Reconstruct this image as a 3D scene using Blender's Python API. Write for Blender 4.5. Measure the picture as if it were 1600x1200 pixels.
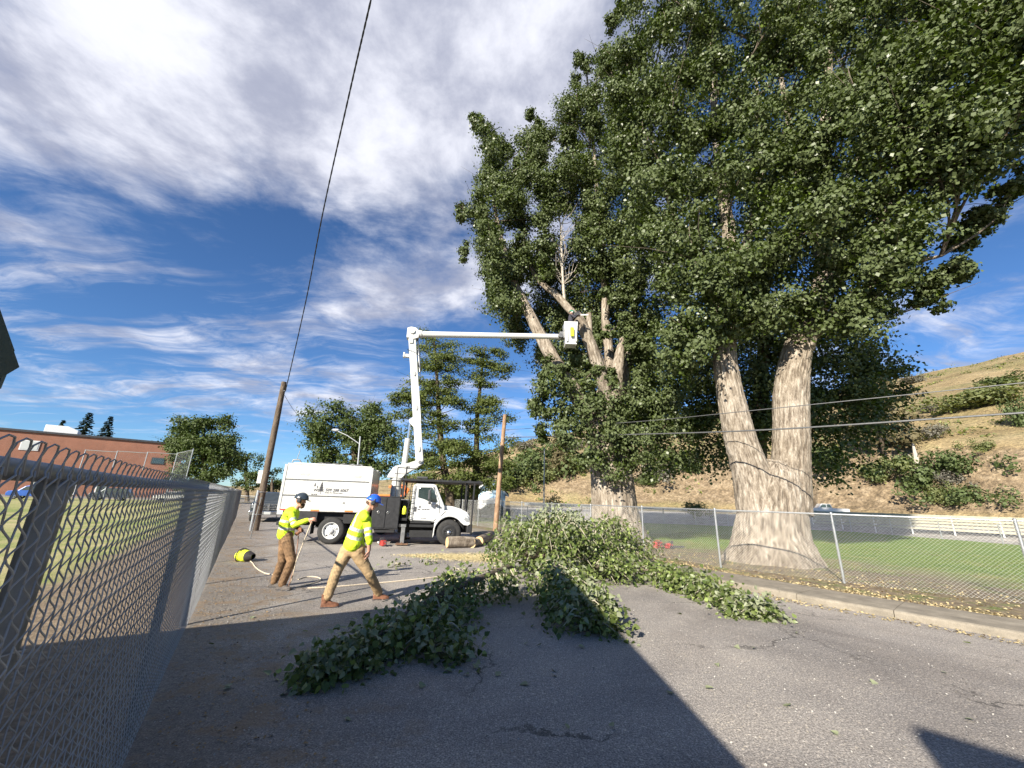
import bpy, bmesh, math, random
import numpy as np
from mathutils import Vector, Matrix, noise

# ------------------------------------------------------------------ camera, sky, sun, exposure
scene = bpy.context.scene
for o in list(bpy.data.objects): bpy.data.objects.remove(o)
col = scene.collection
FPX, PITCH, ROLL, H = 620.0, math.atan(182 / 620.0), 0.033, 1.8
_f = np.array([0, math.cos(PITCH), math.sin(PITCH)])
_r0 = np.array([1.0, 0, 0]); _u0 = np.array([0, -math.sin(PITCH), math.cos(PITCH)])
_r = math.cos(ROLL) * _r0 + math.sin(ROLL) * _u0
_u = -math.sin(ROLL) * _r0 + math.cos(ROLL) * _u0
CAM = np.array([0, 0, H])
camd = bpy.data.cameras.new('camera'); cam = bpy.data.objects.new('camera', camd); col.objects.link(cam)
cam.matrix_world = Matrix(((_r[0], _u[0], -_f[0], 0), (_r[1], _u[1], -_f[1], 0), (_r[2], _u[2], -_f[2], H), (0, 0, 0, 1)))
camd.sensor_fit = 'HORIZONTAL'; camd.sensor_width = 36; camd.lens = FPX / 1600 * 36
camd.clip_start = 0.05; camd.clip_end = 3000
scene.camera = cam

SUN_AZ, SUN_EL = math.radians(31), math.radians(28)     # shadows run forward and to the right
SUN = Vector((-math.sin(SUN_AZ) * math.cos(SUN_EL), -math.cos(SUN_AZ) * math.cos(SUN_EL), math.sin(SUN_EL)))
sd = bpy.data.lights.new('sun', 'SUN'); so = bpy.data.objects.new('sun', sd); col.objects.link(so)
sd.energy = 5.0; sd.angle = math.radians(0.53); sd.color = (1.0, 0.93, 0.80)
so.rotation_euler = SUN.to_track_quat('Z', 'Y').to_euler(); so.location = (-20, -30, 30)

def ray(px, py): return _f + (px - 800) / FPX * _r - (py - 600) / FPX * _u
def g(px, py, z=0.0):                       # the ground point under a pixel
    v = ray(px, py); return Vector(CAM + v * ((z - H) / v[2]))
def at(px, py, y):                          # the point of a pixel at depth y
    v = ray(px, py); return Vector(CAM + v * (y / v[1]))

scene.view_settings.view_transform = 'Standard'; scene.view_settings.look = 'None'
scene.view_settings.gamma = 1; scene.view_settings.use_curve_mapping = False
scene.view_settings.exposure = 1.15
scene.cycles.max_bounces = 4; scene.cycles.diffuse_bounces = 3; scene.cycles.glossy_bounces = 2; scene.cycles.transmission_bounces = 3; scene.cycles.transparent_max_bounces = 6

class NT:
    """small node-graph helper"""
    def __init__(s, tree): s.t = tree; s.n = tree.nodes; s.l = tree.links
    def new(s, typ, **kw):
        n = s.n.new(typ)
        for k, v in kw.items(): setattr(n, k, v)
        return n
    def put(s, sock, v):
        if hasattr(v, 'node'): s.l.new(v, sock)
        elif v is not None: sock.default_value = v
    def math(s, op, a, b=None, c=None, clamp=False):
        n = s.new('ShaderNodeMath', operation=op); n.use_clamp = clamp
        s.put(n.inputs[0], a); s.put(n.inputs[1], b)
        if c is not None: s.put(n.inputs[2], c)
        return n.outputs[0]
    def vm(s, op, a, b=None, out=0):
        n = s.new('ShaderNodeVectorMath', operation=op); s.put(n.inputs[0], a)
        if b is not None:
            s.put(n.inputs[3] if op == 'SCALE' else n.inputs[1], b)
        return n.outputs[out]
    def noise(s, vec, scale, detail=4, rough=.55, dist=0.0, out='Fac'):
        n = s.new('ShaderNodeTexNoise'); n.inputs['Scale'].default_value = scale
        n.inputs['Detail'].default_value = detail; n.inputs['Roughness'].default_value = rough
        n.inputs['Distortion'].default_value = dist
        if vec is not None: s.l.new(vec, n.inputs['Vector'])
        return n.outputs[out]
    def ramp(s, fac, stops, interp='LINEAR'):
        n = s.new('ShaderNodeValToRGB'); n.color_ramp.interpolation = interp
        e = n.color_ramp.elements
        while len(e) < len(stops): e.new(.5)
        for q, (p, c) in zip(e, stops):
            q.position = p; q.color = (*c, 1) if len(c) == 3 else c
        s.put(n.inputs[0], fac); return n.outputs[0]
    def mix(s, f, a, b, mode='MIX'):
        n = s.new('ShaderNodeMix', data_type='RGBA', blend_type=mode)
        s.put(n.inputs[0], f)
        for i, v in ((6, a), (7, b)):
            if hasattr(v, 'node'): s.l.new(v, n.inputs[i])
            else: n.inputs[i].default_value = (*v, 1)
        return n.outputs[2]
    def maprange(s, v, a, b, c=0., d=1., smooth=True):
        n = s.new('ShaderNodeMapRange'); n.interpolation_type = 'SMOOTHSTEP' if smooth else 'LINEAR'
        s.put(n.inputs[0], v); n.inputs[1].default_value = a; n.inputs[2].default_value = b
        n.inputs[3].default_value = c; n.inputs[4].default_value = d
        return n.outputs[0]

def build_world():
    w = bpy.data.worlds.new('World'); scene.world = w; w.use_nodes = True
    t = NT(w.node_tree); t.n.clear()
    sky = t.new('ShaderNodeTexSky', sky_type='NISHITA'); sky.sun_disc = False
    sky.sun_elevation = SUN_EL; sky.sun_rotation = math.radians(180) + SUN_AZ
    sky.altitude = 700; sky.air_density = 1.0; sky.dust_density = 0.0; sky.ozone_density = 3.0
    tint = t.mix(1.0, sky.outputs[0], (0.62, 0.88, 1.16), 'MULTIPLY')
    tc = t.new('ShaderNodeTexCoord'); dirv = tc.outputs['Generated']
    sep = t.new('ShaderNodeSeparateXYZ'); t.l.new(dirv, sep.inputs[0])
    zz = t.math('ADD', t.math('MAXIMUM', sep.outputs[2], 0.0), 0.10)
    comb = t.new('ShaderNodeCombineXYZ')
    t.l.new(t.math('DIVIDE', sep.outputs[0], zz), comb.inputs[0]); t.l.new(t.math('DIVIDE', sep.outputs[1], zz), comb.inputs[1])
    P = comb.outputs[0]
    def pp(px, py):                         # place in the cloud layer that a pixel looks at
        v = ray(px, py); v = v / np.linalg.norm(v); return v[0] / (max(v[2], 0) + .10), v[1] / (max(v[2], 0) + .10)
    # streak-aligned coordinates: rotate and stretch so that cirrus fibres run along x
    mp = t.new('ShaderNodeMapping'); mp.inputs['Rotation'].default_value = (0, 0, math.radians(-14)); mp.inputs['Scale'].default_value = (0.42, 1.35, 1)
    t.l.new(P, mp.inputs[0])
    warp = t.noise(P, 1.1, 3, .5, out='Color')
    wv = t.vm('SCALE', t.vm('SUBTRACT', warp, (.5, .5, .5)), 0.75)
    Q = t.vm('ADD', mp.outputs[0], wv)
    fib = t.noise(Q, 2.6, 11, .66, .35)
    soft = t.noise(t.vm('ADD', P, t.vm('SCALE', wv, .45)), 2.6, 10, .60)
    # where the big cloud banks lie and where blue gaps open between them
    cov = None
    for (px, py, sx, sy, rot, amp) in CLOUDS:
        cx, cy = pp(px, py)
        m = t.new('ShaderNodeMapping', vector_type='TEXTURE')
        m.inputs['Location'].default_value = (cx, cy, 0); m.inputs['Rotation'].default_value = (0, 0, math.radians(rot)); m.inputs['Scale'].default_value = (sx, sy, 1)
        t.l.new(P, m.inputs[0])
        ln = t.vm('LENGTH', m.outputs[0], out=1)
        b = t.math('MULTIPLY', t.maprange(ln, 0.0, 1.0, 1.0, 0.0), amp)
        cov = b if cov is None else t.math('ADD', cov, b)
    hi_ = t.maprange(sep.outputs[2], .30, .62, .18, .85)                  # puffier overhead, combed into fibres low down
    a = t.math('ADD', t.math('MULTIPLY', fib, t.math('SUBTRACT', 1., hi_)), t.math('MULTIPLY', soft, hi_))
    a = t.math('ADD', a, t.math('MULTIPLY', cov, 0.30))
    dens = t.maprange(a, 0.50, 0.80)
    shade = t.noise(t.vm('ADD', P, t.vm('SCALE', wv, .4)), 3.2, 9, .60)
    ccol = t.mix(t.maprange(shade, .36, .66), (0.36, 0.38, 0.48), (0.80, 0.81, 0.88))
    full = t.mix(t.math('MULTIPLY', dens, 0.93), t.vm('SCALE', tint, SKY_STRENGTH), t.vm('SCALE', ccol, CLOUD_STRENGTH))
    bg = t.new('ShaderNodeBackground'); t.l.new(full, bg.inputs[0]); bg.inputs[1].default_value = 1.0
    out = t.new('ShaderNodeOutputWorld'); t.l.new(bg.outputs[0], out.inputs[0])
SKY_STRENGTH, CLOUD_STRENGTH = 0.058, 0.60
# (pixel of its middle, half-widths in the cloud layer, rotation, amount)
CLOUDS = [(330, 210, 1.35, 0.85, 20, 0.85), (60, 190, 0.9, 0.5, 10, 0.32), (600, 60, 0.8, 0.6, 0, 0.75), (840, 120, 0.7, 0.55, 0, 0.5),
          (430, 380, 0.9, 0.5, 15, -0.75), (640, 330, 0.5, 0.5, 0, -0.35), (120, 400, 0.9, 0.35, 0, 0.35), (660, 450, 1.5, 0.5, -10, 0.75),
          (250, 580, 2.6, 1.3, 0, 0.32), (620, 640, 3.2, 1.4, 0, 0.32), (1500, 520, 2.0, 1.0, 10, 0.3), (0, 60, 0.5, 0.4, 0, -0.3)]
build_world()

# ------------------------------------------------------------------ helpers: tags, materials, mesh builder
def tag(o, label=None, cat=None, group=None, kind=None):
    if label: o['label'] = label
    if cat: o['category'] = cat
    if group: o['group'] = group
    if kind: o['kind'] = kind
    return o
def empty(name, loc=(0, 0, 0), rz=0.0, label=None, cat=None, group=None):
    o = bpy.data.objects.new(name, None); col.objects.link(o)
    o.empty_display_size = .2; o.location = loc; o.rotation_euler = (0, 0, rz)
    return tag(o, label, cat, group)
def copy_tree(o, parent=None):
    c = o.copy(); col.objects.link(c); c.parent = parent
    if parent is not None: c.matrix_parent_inverse = o.matrix_parent_inverse
    for ch in o.children: copy_tree(ch, c)
    return c

MATS = {}
def mat(name, c, rough=.6, metal=0., var=.18, scale=6., bump=0., bscale=40., spec=.5, c2=None, coat=0., stretch=None, trans=0.):
    """plain procedural paint/metal/cloth: two tones of noise, optional fine relief"""
    m = bpy.data.materials.new(name); m.use_nodes = True; t = NT(m.node_tree)
    b = t.n['Principled BSDF']; tc = t.new('ShaderNodeTexCoord'); v = tc.outputs['Object']
    if stretch:
        mp = t.new('ShaderNodeMapping'); mp.inputs['Scale'].default_value = stretch; t.l.new(v, mp.inputs[0]); v = mp.outputs[0]
    lo = tuple(x * (1 - var) for x in c); hi = c2 or tuple(min(1, x * (1 + var)) for x in c)
    n = t.noise(v, scale, 6, .6)
    t.l.new(t.ramp(n, [(.32, lo), (.68, hi)]), b.inputs['Base Color'])
    b.inputs['Roughness'].default_value = rough; b.inputs['Metallic'].default_value = metal
    b.inputs['Specular IOR Level'].default_value = spec
    b.inputs['Coat Weight'].default_value = coat
    t.l.new(t.math('ADD', rough - .08, t.math('MULTIPLY', n, .16)), b.inputs['Roughness'])
    if trans: b.inputs['Transmission Weight'].default_value = trans
    if bump:
        bp = t.new('ShaderNodeBump'); bp.inputs['Strength'].default_value = bump; bp.inputs['Distance'].default_value = .02
        t.l.new(t.noise(v, bscale, 5, .6), bp.inputs['Height']); t.l.new(bp.outputs[0], b.inputs['Normal'])
    MATS[name] = m; return m

def leaf_mat(name, dark, light, under, rough=.38, transl=.30):
    m = bpy.data.materials.new(name); m.use_nodes = True; t = NT(m.node_tree)
    b = t.n['Principled BSDF']; out = t.n['Material Output']
    at_ = t.new('ShaderNodeAttribute', attribute_name='rnd'); geo = t.new('ShaderNodeNewGeometry')
    f = t.ramp(at_.outputs['Fac'], [(0., dark), (.62, tuple(x * .8 for x in light)), (.82, light), (1., tuple(min(1, x * 2.1) for x in light))])  # brightest stop paints leaf highlights into the colour, on leaves picked at random
    c = t.mix(geo.outputs['Backfacing'], f, under); t.l.new(c, b.inputs['Base Color'])
    b.inputs['Roughness'].default_value = rough; b.inputs['Specular IOR Level'].default_value = .22
    tr = t.new('ShaderNodeBsdfTranslucent'); t.l.new(t.mix(1., c, (1.1, 1.25, .30), 'MULTIPLY'), tr.inputs[0])
    mx = t.new('ShaderNodeMixShader'); mx.inputs[0].default_value = transl
    t.l.new(b.outputs[0], mx.inputs[1]); t.l.new(tr.outputs[0], mx.inputs[2]); t.l.new(mx.outputs[0], out.inputs[0])
    MATS[name] = m; return m

class MB:
    """collects shapes; build() links them as one mesh object"""
    def __init__(s): s.v = []; s.f = []; s.m = []
    def add(s, vs, fs, mi=0):
        o = len(s.v); s.v += [tuple(x) for x in vs]; s.f += [tuple(i + o for i in q) for q in fs]; s.m += [mi] * len(fs); return s
    def box(s, c, d, rot=None, mi=0, taper=1.0):
        x, y, z = (q / 2 for q in d); c = Vector(c)
        vs = [Vector((sx * x * (taper if sz > 0 else 1), sy * y * (taper if sz > 0 else 1), sz * z)) for sz in (-1, 1) for sx, sy in ((-1, -1), (1, -1), (1, 1), (-1, 1))]
        if rot is not None: vs = [rot @ q for q in vs]
        return s.add([c + q for q in vs], [(3, 2, 1, 0), (4, 5, 6, 7), (0, 1, 5, 4), (1, 2, 6, 5), (2, 3, 7, 6), (3, 0, 4, 7)], mi)
    def bar(s, a, b, w, h=None, up=(0, 0, 1), mi=0):
        a = Vector(a); b = Vector(b); d = b - a; L = d.length; z = d / L; u = Vector(up)
        if abs(z.dot(u)) > .98: u = Vector((1, 0, 0))
        x = u.cross(z).normalized(); y = z.cross(x)
        return s.box((a + b) / 2, (w, h or w, L), Matrix((x, y, z)).transposed(), mi)
    def tube(s, pts, rad, n=8, mi=0, cap=True, flat=1.0, closed=False):
        pts = [Vector(p) for p in pts]; k = len(pts)
        if not hasattr(rad, '__len__'): rad = [rad] * k
        vs, fs = [], []; prev = None
        for i, p in enumerate(pts):
            if closed: t = pts[(i + 1) % k] - pts[i - 1]
            else: t = pts[min(i + 1, k - 1)] - pts[max(i - 1, 0)]
            t = t.normalized() if t.length > 1e-9 else Vector((0, 0, 1))
            if prev is None: a = t.orthogonal().normalized() if abs(t.z) > .95 else Vector((0, 0, 1)).cross(t).normalized()
            else: a = (prev - t * prev.dot(t)).normalized()
            prev = a; b = t.cross(a)
            vs += [p + (a * math.cos(q) + b * math.sin(q) * flat) * rad[i] for q in (2 * math.pi * j / n for j in range(n))]
        for i in range(k if closed else k - 1):
            i2 = (i + 1) % k
            fs += [(i * n + j, i * n + (j + 1) % n, i2 * n + (j + 1) % n, i2 * n + j) for j in range(n)]
        if cap and not closed: fs += [tuple(range(n - 1, -1, -1)), tuple(range((k - 1) * n, k * n))]
        return s.add(vs, fs, mi)
    def cyl(s, a, b, r, r2=None, n=16, mi=0): return s.tube([a, b], [r, r if r2 is None else r2], n, mi)
    def prism(s, poly, y0, y1, mi=0, M=None):          # polygon in x,z pushed along y
        n = len(poly); vs = [Vector((x, y0, z)) for x, z in poly] + [Vector((x, y1, z)) for x, z in poly]
        ar = sum(poly[i][0] * poly[(i + 1) % n][1] - poly[(i + 1) % n][0] * poly[i][1] for i in range(n))
        a = tuple(range(n)); b = tuple(range(2 * n - 1, n - 1, -1))
        fs = [a, b] + [((i + 1) % n, i, n + i, n + (i + 1) % n) for i in range(n)]
        if ar < 0: fs = [tuple(reversed(q)) for q in fs]
        if M is not None: vs = [M @ q for q in vs]
        return s.add(vs, fs, mi)
    def lathe(s, prof, n=20, M=None, mi=0, caps=True):            # profile of (radius, height) turned round z
        k = len(prof); vs = []; fs = []
        for r, z in prof: vs += [Vector((r * math.cos(2 * math.pi * j / n), r * math.sin(2 * math.pi * j / n), z)) for j in range(n)]
        if M is not None: vs = [M @ q for q in vs]
        for i in range(k - 1): fs += [(i * n + j, i * n + (j + 1) % n, (i + 1) * n + (j + 1) % n, (i + 1) * n + j) for j in range(n)]
        if caps: fs += [tuple(range(n - 1, -1, -1)), tuple(range((k - 1) * n, k * n))]
        return s.add(vs, fs, mi)
    def build(s, name, m=None, parent=None, smooth=False, bevel=0., segs=2):
        me = bpy.data.meshes.new(name); me.from_pydata(s.v, [], s.f)
        ms = m if isinstance(m, (list, tuple)) else [m]
        for q in ms: me.materials.append(MATS[q] if isinstance(q, str) else q)
        me.polygons.foreach_set('material_index', s.m)
        if smooth: me.polygons.foreach_set('use_smooth', [True] * len(me.polygons))
        me.update(); o = bpy.data.objects.new(name, me); col.objects.link(o)
        if parent is not None: o.parent = parent
        if smooth and not bevel: autosmooth(me)
        if bevel:
            b = o.modifiers.new('bevel', 'BEVEL'); b.width = bevel; b.segments = segs; b.limit_method = 'ANGLE'; b.angle_limit = math.radians(35)
        return o
def autosmooth(me, ang=42):
    bm = bmesh.new(); bm.from_mesh(me); lim = math.radians(ang)
    for e in bm.edges: e.smooth = len(e.link_faces) != 2 or e.calc_face_angle(0) < lim
    bm.to_mesh(me); bm.free()

def np_mesh(name, co, faces, m, parent=None, rnd=None, smooth=False):
    """big meshes straight from arrays; faces is an (n, k) index array"""
    me = bpy.data.meshes.new(name); n, k = faces.shape
    me.vertices.add(len(co)); me.vertices.foreach_set('co', np.ascontiguousarray(co, dtype=np.float32).ravel())
    me.loops.add(n * k); me.loops.foreach_set('vertex_index', faces.astype(np.int32).ravel())
    me.polygons.add(n); me.polygons.foreach_set('loop_start', np.arange(0, n * k, k, dtype=np.int32))
    me.update(calc_edges=True); me.materials.append(MATS[m] if isinstance(m, str) else m)
    if rnd is not None:
        a = me.attributes.new('rnd', 'FLOAT', 'FACE'); a.data.foreach_set('value', np.asarray(rnd, dtype=np.float32))
    if smooth: me.polygons.foreach_set('use_smooth', np.ones(n, dtype=bool))
    o = bpy.data.objects.new(name, me); col.objects.link(o)
    if parent is not None: o.parent = parent
    return o

rng = np.random.default_rng(7); random.seed(7)
def unit(a): return a / np.maximum(np.linalg.norm(a, axis=-1, keepdims=True), 1e-9)

LEAF_V = np.array([(0, 0, 0), (-.34, .22, .07), (-.40, .42, .09), (0, 1.0, -.10), (.40, .42, .09), (.34, .22, .07), (0, .45, 0)])   # a broad pointed leaf, folded on its rib
LEAF_F = np.array([(0, 6, 2, 1), (6, 3, 2, 2), (0, 5, 4, 6), (6, 4, 3, 3)])
def leaf_quads(name, P, N, size, m, parent=None, rnd=None):
    """diamond leaves, one folded quad each: P places, N facing, size lengths"""
    n = len(P); T = unit(np.cross(N, rng.normal(size=(n, 3)))); B = np.cross(N, T); s = np.asarray(size).reshape(-1, 1) * np.ones((n, 1))
    co = np.stack([P - T * s * .5, P + B * s * .40 + N * s * .10, P + T * s * .55 - N * s * .08, P - B * s * .40 + N * s * .10], 1).reshape(-1, 3)
    if rnd is None: rnd = rng.random(n)
    return np_mesh(name, co, np.arange(4 * n).reshape(n, 4), m, parent, rnd)
def leaf_full(name, P, N, size, m, parent=None, rnd=None, T=None):
    """broad pointed leaves of six small faces each"""
    n = len(P); T = unit(np.cross(N, rng.normal(size=(n, 3)))) if T is None else unit(T - N * np.sum(T * N, 1, keepdims=True)); B = np.cross(T, N); s = np.asarray(size).reshape(-1, 1, 1) * np.ones((n, 1, 1))
    L = LEAF_V[None]; co = P[:, None] + s * (L[..., 0:1] * B[:, None] + L[..., 1:2] * T[:, None] + L[..., 2:3] * N[:, None])
    tri = np.array([(0, 6, 1), (6, 2, 1), (6, 3, 2), (0, 5, 6), (5, 4, 6), (6, 4, 3)])
    fs = (np.arange(n)[:, None, None] * 7 + tri[None]).reshape(-1, 3)
    if rnd is None: rnd = rng.random(n)
    return np_mesh(name, co.reshape(-1, 3), fs, m, parent, np.repeat(rnd, 6))
# ------------------------------------------------------------------ materials of the setting
LF_K, LF_C = -0.63, -0.466                    # line of the near fence: x = LF_K*y + LF_C
LF_N = math.hypot(1, LF_K)
def surf(name, rough=.9):
    m = bpy.data.materials.new(name); m.use_nodes = True; t = NT(m.node_tree); b = t.n['Principled BSDF']
    b.inputs['Roughness'].default_value = rough; b.inputs['Specular IOR Level'].default_value = .3
    tc = t.new('ShaderNodeTexCoord'); MATS[name] = m
    return m, t, b, tc.outputs['Object']
def bumpit(t, b, h, strength=.5, dist=.02):
    bp = t.new('ShaderNodeBump'); bp.inputs['Strength'].default_value = strength; bp.inputs['Distance'].default_value = dist
    t.put(bp.inputs['Height'], h); t.l.new(bp.outputs[0], b.inputs['Normal'])

def m_road():
    m, t, b, v = surf('asphalt', .88)
    grain = t.noise(v, 70, 4, .75); mid = t.noise(v, 22, 4, .6); big = t.noise(v, .55, 5, .6)
    vo = t.new('ShaderNodeTexVoronoi'); vo.inputs['Scale'].default_value = 52; t.l.new(v, vo.inputs['Vector'])
    vs = t.new('ShaderNodeSeparateColor'); t.l.new(vo.outputs['Color'], vs.inputs[0])
    vo2 = t.new('ShaderNodeTexVoronoi'); vo2.inputs['Scale'].default_value = 28; t.l.new(v, vo2.inputs['Vector'])
    vs2 = t.new('ShaderNodeSeparateColor'); t.l.new(vo2.outputs['Color'], vs2.inputs[0])
    c = t.ramp(grain, [(.34, (.100, .092, .087)), (.50, (.290, .268, .251)), (.64, (.54, .50, .46))])
    pale = t.math('MULTIPLY', t.math('GREATER_THAN', vs.outputs[0], .80), t.maprange(vo.outputs['Distance'], .50, .30))
    c = t.mix(t.math('MULTIPLY', pale, .72), c, (.60, .54, .47))
    pale2 = t.math('MULTIPLY', t.math('GREATER_THAN', vs2.outputs[1], .94), t.maprange(vo2.outputs['Distance'], .34, .18))
    c = t.mix(pale2, c, (.58, .52, .42))
    c = t.mix(1., c, t.ramp(big, [(.3, (.82, .82, .83)), (.7, (1.14, 1.11, 1.07))]), 'MULTIPLY')
    c = t.mix(1., c, t.ramp(mid, [(.3, (.80, .80, .80)), (.7, (1.18, 1.17, 1.15))]), 'MULTIPLY')
    # worn patches, hairline cracks
    c = t.mix(1., c, t.ramp(t.noise(v, .23, 4, .65, .6), [(.36, (.74, .73, .73)), (.5, (1., 1., 1.)), (.66, (1.16, 1.15, 1.12))]), 'MULTIPLY')
    ck = t.new('ShaderNodeTexVoronoi', feature='DISTANCE_TO_EDGE'); ck.inputs['Scale'].default_value = .42
    t.l.new(t.vm('ADD', v, t.vm('SCALE', t.noise(v, 1.6, 6, .65, out='Color'), .9)), ck.inputs['Vector'])
    c = t.mix(t.math('MULTIPLY', t.maprange(ck.outputs['Distance'], .011, .003), t.maprange(t.noise(v, .35, 3, .5), .46, .60, 0., .7)), c, (.035, .032, .03))
    oil = t.maprange(t.noise(v, .9, 4, .6), .64, .74); c = t.mix(t.math('MULTIPLY', oil, .35), c, (.06, .055, .052))
    sp = t.new('ShaderNodeSeparateXYZ'); t.l.new(v, sp.inputs[0])
    d = t.math('DIVIDE', t.math('SUBTRACT', sp.outputs[0], t.math('ADD', t.math('MULTIPLY', sp.outputs[1], LF_K), LF_C)), LF_N)
    w = t.math('ADD', d, t.math('MULTIPLY', t.math('SUBTRACT', t.noise(v, 1.4, 5, .6), .5), 3.2))
    dirt = t.ramp(t.noise(v, 14, 6, .7), [(.3, (.075, .064, .054)), (.52, (.17, .142, .112)), (.75, (.31, .265, .205))])
    c = t.mix(t.math('MULTIPLY', t.maprange(w, 1.9, .2), .55), c, dirt)
    needles = t.math('MULTIPLY', t.maprange(t.noise(v, 2.1, 6, .7), .50, .60), t.maprange(d, 3.0, .4))
    c = t.mix(t.math('MULTIPLY', needles, .6), c, t.ramp(t.noise(v, 45, 3, .7), [(.3, (.15, .10, .06)), (.7, (.36, .25, .145))]))
    t.l.new(c, b.inputs['Base Color'])
    bumpit(t, b, t.math('ADD', t.math('MULTIPLY', grain, 1.), t.math('MULTIPLY', mid, 1.2)), .75, .012)
def m_grass():
    m, t, b, v = surf('lawn_grass', .85)
    fine = t.noise(v, 60, 4, .7); mid = t.noise(v, 3.2, 5, .65); big = t.noise(v, .22, 4, .6)
    mp = t.new('ShaderNodeMapping'); mp.inputs['Rotation'].default_value = (0, 0, .55); mp.inputs['Scale'].default_value = (.12, 1.3, 1); t.l.new(v, mp.inputs[0])
    mow = t.noise(mp.outputs[0], 1.1, 2, .5)
    c = t.ramp(t.math('ADD', t.math('MULTIPLY', mid, .55), t.math('MULTIPLY', mow, .45)), [(.32, (.085, .150, .022)), (.5, (.135, .215, .036)), (.68, (.20, .25, .062))])
    c = t.mix(1., c, t.ramp(fine, [(.3, (.6, .62, .6)), (.7, (1.4, 1.38, 1.4))]), 'MULTIPLY')
    sp = t.new('ShaderNodeSeparateXYZ'); t.l.new(v, sp.inputs[0])
    # bare earth between the fence and the turf, and round the two big trees
    e = t.math('ADD', t.math('MULTIPLY', sp.outputs[0], .80), t.math('MULTIPLY', sp.outputs[1], .60))     # across the kerb line
    n1 = t.math('MULTIPLY', t.math('SUBTRACT', t.noise(v, .55, 6, .65), .5), 7.)
    bare = t.maprange(t.math('ADD', e, n1), 21.5, 16.0)
    for cx, cy, r in ((9.2, 14.7, 4.6), (5.2, 19.8, 3.0)):
        q = t.new('ShaderNodeVectorMath', operation='DISTANCE'); t.l.new(v, q.inputs[0]); q.inputs[1].default_value = (cx, cy, .05)
        bare = t.math('MAXIMUM', bare, t.maprange(t.math('ADD', q.outputs['Value'], t.math('MULTIPLY', n1, .35)), r, r * .55))
    bare = t.math('MULTIPLY', bare, t.maprange(t.noise(v, 1.3, 5, .7), .30, .52, .35, 1.))
    earth = t.ramp(t.noise(v, 7, 7, .72), [(.3, (.11, .082, .055)), (.5, (.20, .155, .105)), (.72, (.36, .29, .20))])
    c = t.mix(bare, c, earth)
    straw = t.math('MULTIPLY', t.maprange(t.noise(v, .8, 5, .65), .52, .66), .55)
    c = t.mix(straw, c, (.30, .24, .10)); t.l.new(c, b.inputs['Base Color'])
    bumpit(t, b, t.math('ADD', fine, mid), .7, .03)
def m_lawn_dry():
    m, t, b, v = surf('dry_lawn', .9)
    fine = t.noise(v, 45, 4, .7); mid = t.noise(v, .8, 6, .65); big = t.noise(v, .18, 4, .6)
    c = t.ramp(t.math('ADD', t.math('MULTIPLY', mid, .5), t.math('MULTIPLY', big, .5)), [(.34, (.14, .20, .05)), (.46, (.25, .27, .085)), (.58, (.42, .36, .18))])
    c = t.mix(1., c, t.ramp(fine, [(.3, (.65, .65, .65)), (.7, (1.35, 1.35, 1.35))]), 'MULTIPLY')
    sp = t.new('ShaderNodeSeparateXYZ'); t.l.new(v, sp.inputs[0])
    d = t.math('DIVIDE', t.math('SUBTRACT', t.math('ADD', t.math('MULTIPLY', sp.outputs[1], LF_K), LF_C), sp.outputs[0]), LF_N)
    w = t.math('ADD', d, t.math('MULTIPLY', t.math('SUBTRACT', t.noise(v, .9, 5, .6), .5), 1.8))
    earth = t.ramp(t.noise(v, 9, 7, .72), [(.3, (.10, .075, .05)), (.5, (.22, .165, .11)), (.72, (.40, .31, .21))])
    c = t.mix(t.maprange(w, 2.9, 2.1), c, earth); t.l.new(c, b.inputs['Base Color'])
    bumpit(t, b, fine, .7, .03)
def m_concrete():
    m, t, b, v = surf('concrete', .85)
    c = t.ramp(t.noise(v, 3, 8, .65), [(.3, (.165, .145, .115)), (.55, (.255, .222, .175)), (.75, (.34, .30, .24))])
    c = t.mix(1., c, t.ramp(t.noise(v, 90, 3, .7), [(.3, (.78, .78, .78)), (.7, (1.2, 1.2, 1.2))]), 'MULTIPLY')
    st = t.maprange(t.noise(v, 1.2, 6, .7), .56, .72); c = t.mix(t.math('MULTIPLY', st, .5), c, (.15, .12, .085))
    t.l.new(c, b.inputs['Base Color']); bumpit(t, b, t.noise(v, 60, 4, .6), .4, .01)
def m_hill():
    m, t, b, v = surf('hill_earth', .95)
    geo = t.new('ShaderNodeNewGeometry'); sn = t.new('ShaderNodeSeparateXYZ'); t.l.new(geo.outputs['Normal'], sn.inputs[0])
    mp = t.new('ShaderNodeMapping'); mp.inputs['Scale'].default_value = (.55, .55, 1.9); t.l.new(v, mp.inputs[0])
    n1 = t.noise(mp.outputs[0], .16, 8, .68); n2 = t.noise(v, .045, 5, .6); n3 = t.noise(v, .9, 6, .7)
    dry = t.ramp(n1, [(.32, (.19, .14, .070)), (.5, (.33, .25, .130)), (.68, (.44, .345, .20))])
    green = t.ramp(n3, [(.3, (.07, .085, .025)), (.7, (.19, .19, .06))])
    c = t.mix(t.math('MULTIPLY', t.maprange(t.math('ADD', t.math('MULTIPLY', n2, .6), t.math('MULTIPLY', n1, .4)), .49, .60), .5), dry, green)
    soil = t.ramp(n3, [(.28, (.095, .070, .046)), (.5, (.25, .185, .120)), (.7, (.43, .34, .235))])
    steep = t.maprange(t.math('ADD', sn.outputs[2], t.math('MULTIPLY', t.math('SUBTRACT', n1, .5), .25)), .90, .80)
    c = t.mix(t.math('MULTIPLY', steep, .85), c, soil)
    c = t.mix(1., c, t.ramp(t.noise(v, 2.6, 5, .75), [(.30, (.38, .38, .39)), (.70, (1.5, 1.48, 1.44))]), 'MULTIPLY')
    t.l.new(c, b.inputs['Base Color']); bumpit(t, b, t.math('ADD', n3, t.math('MULTIPLY', n1, 2.)), .9, .8)
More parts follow.
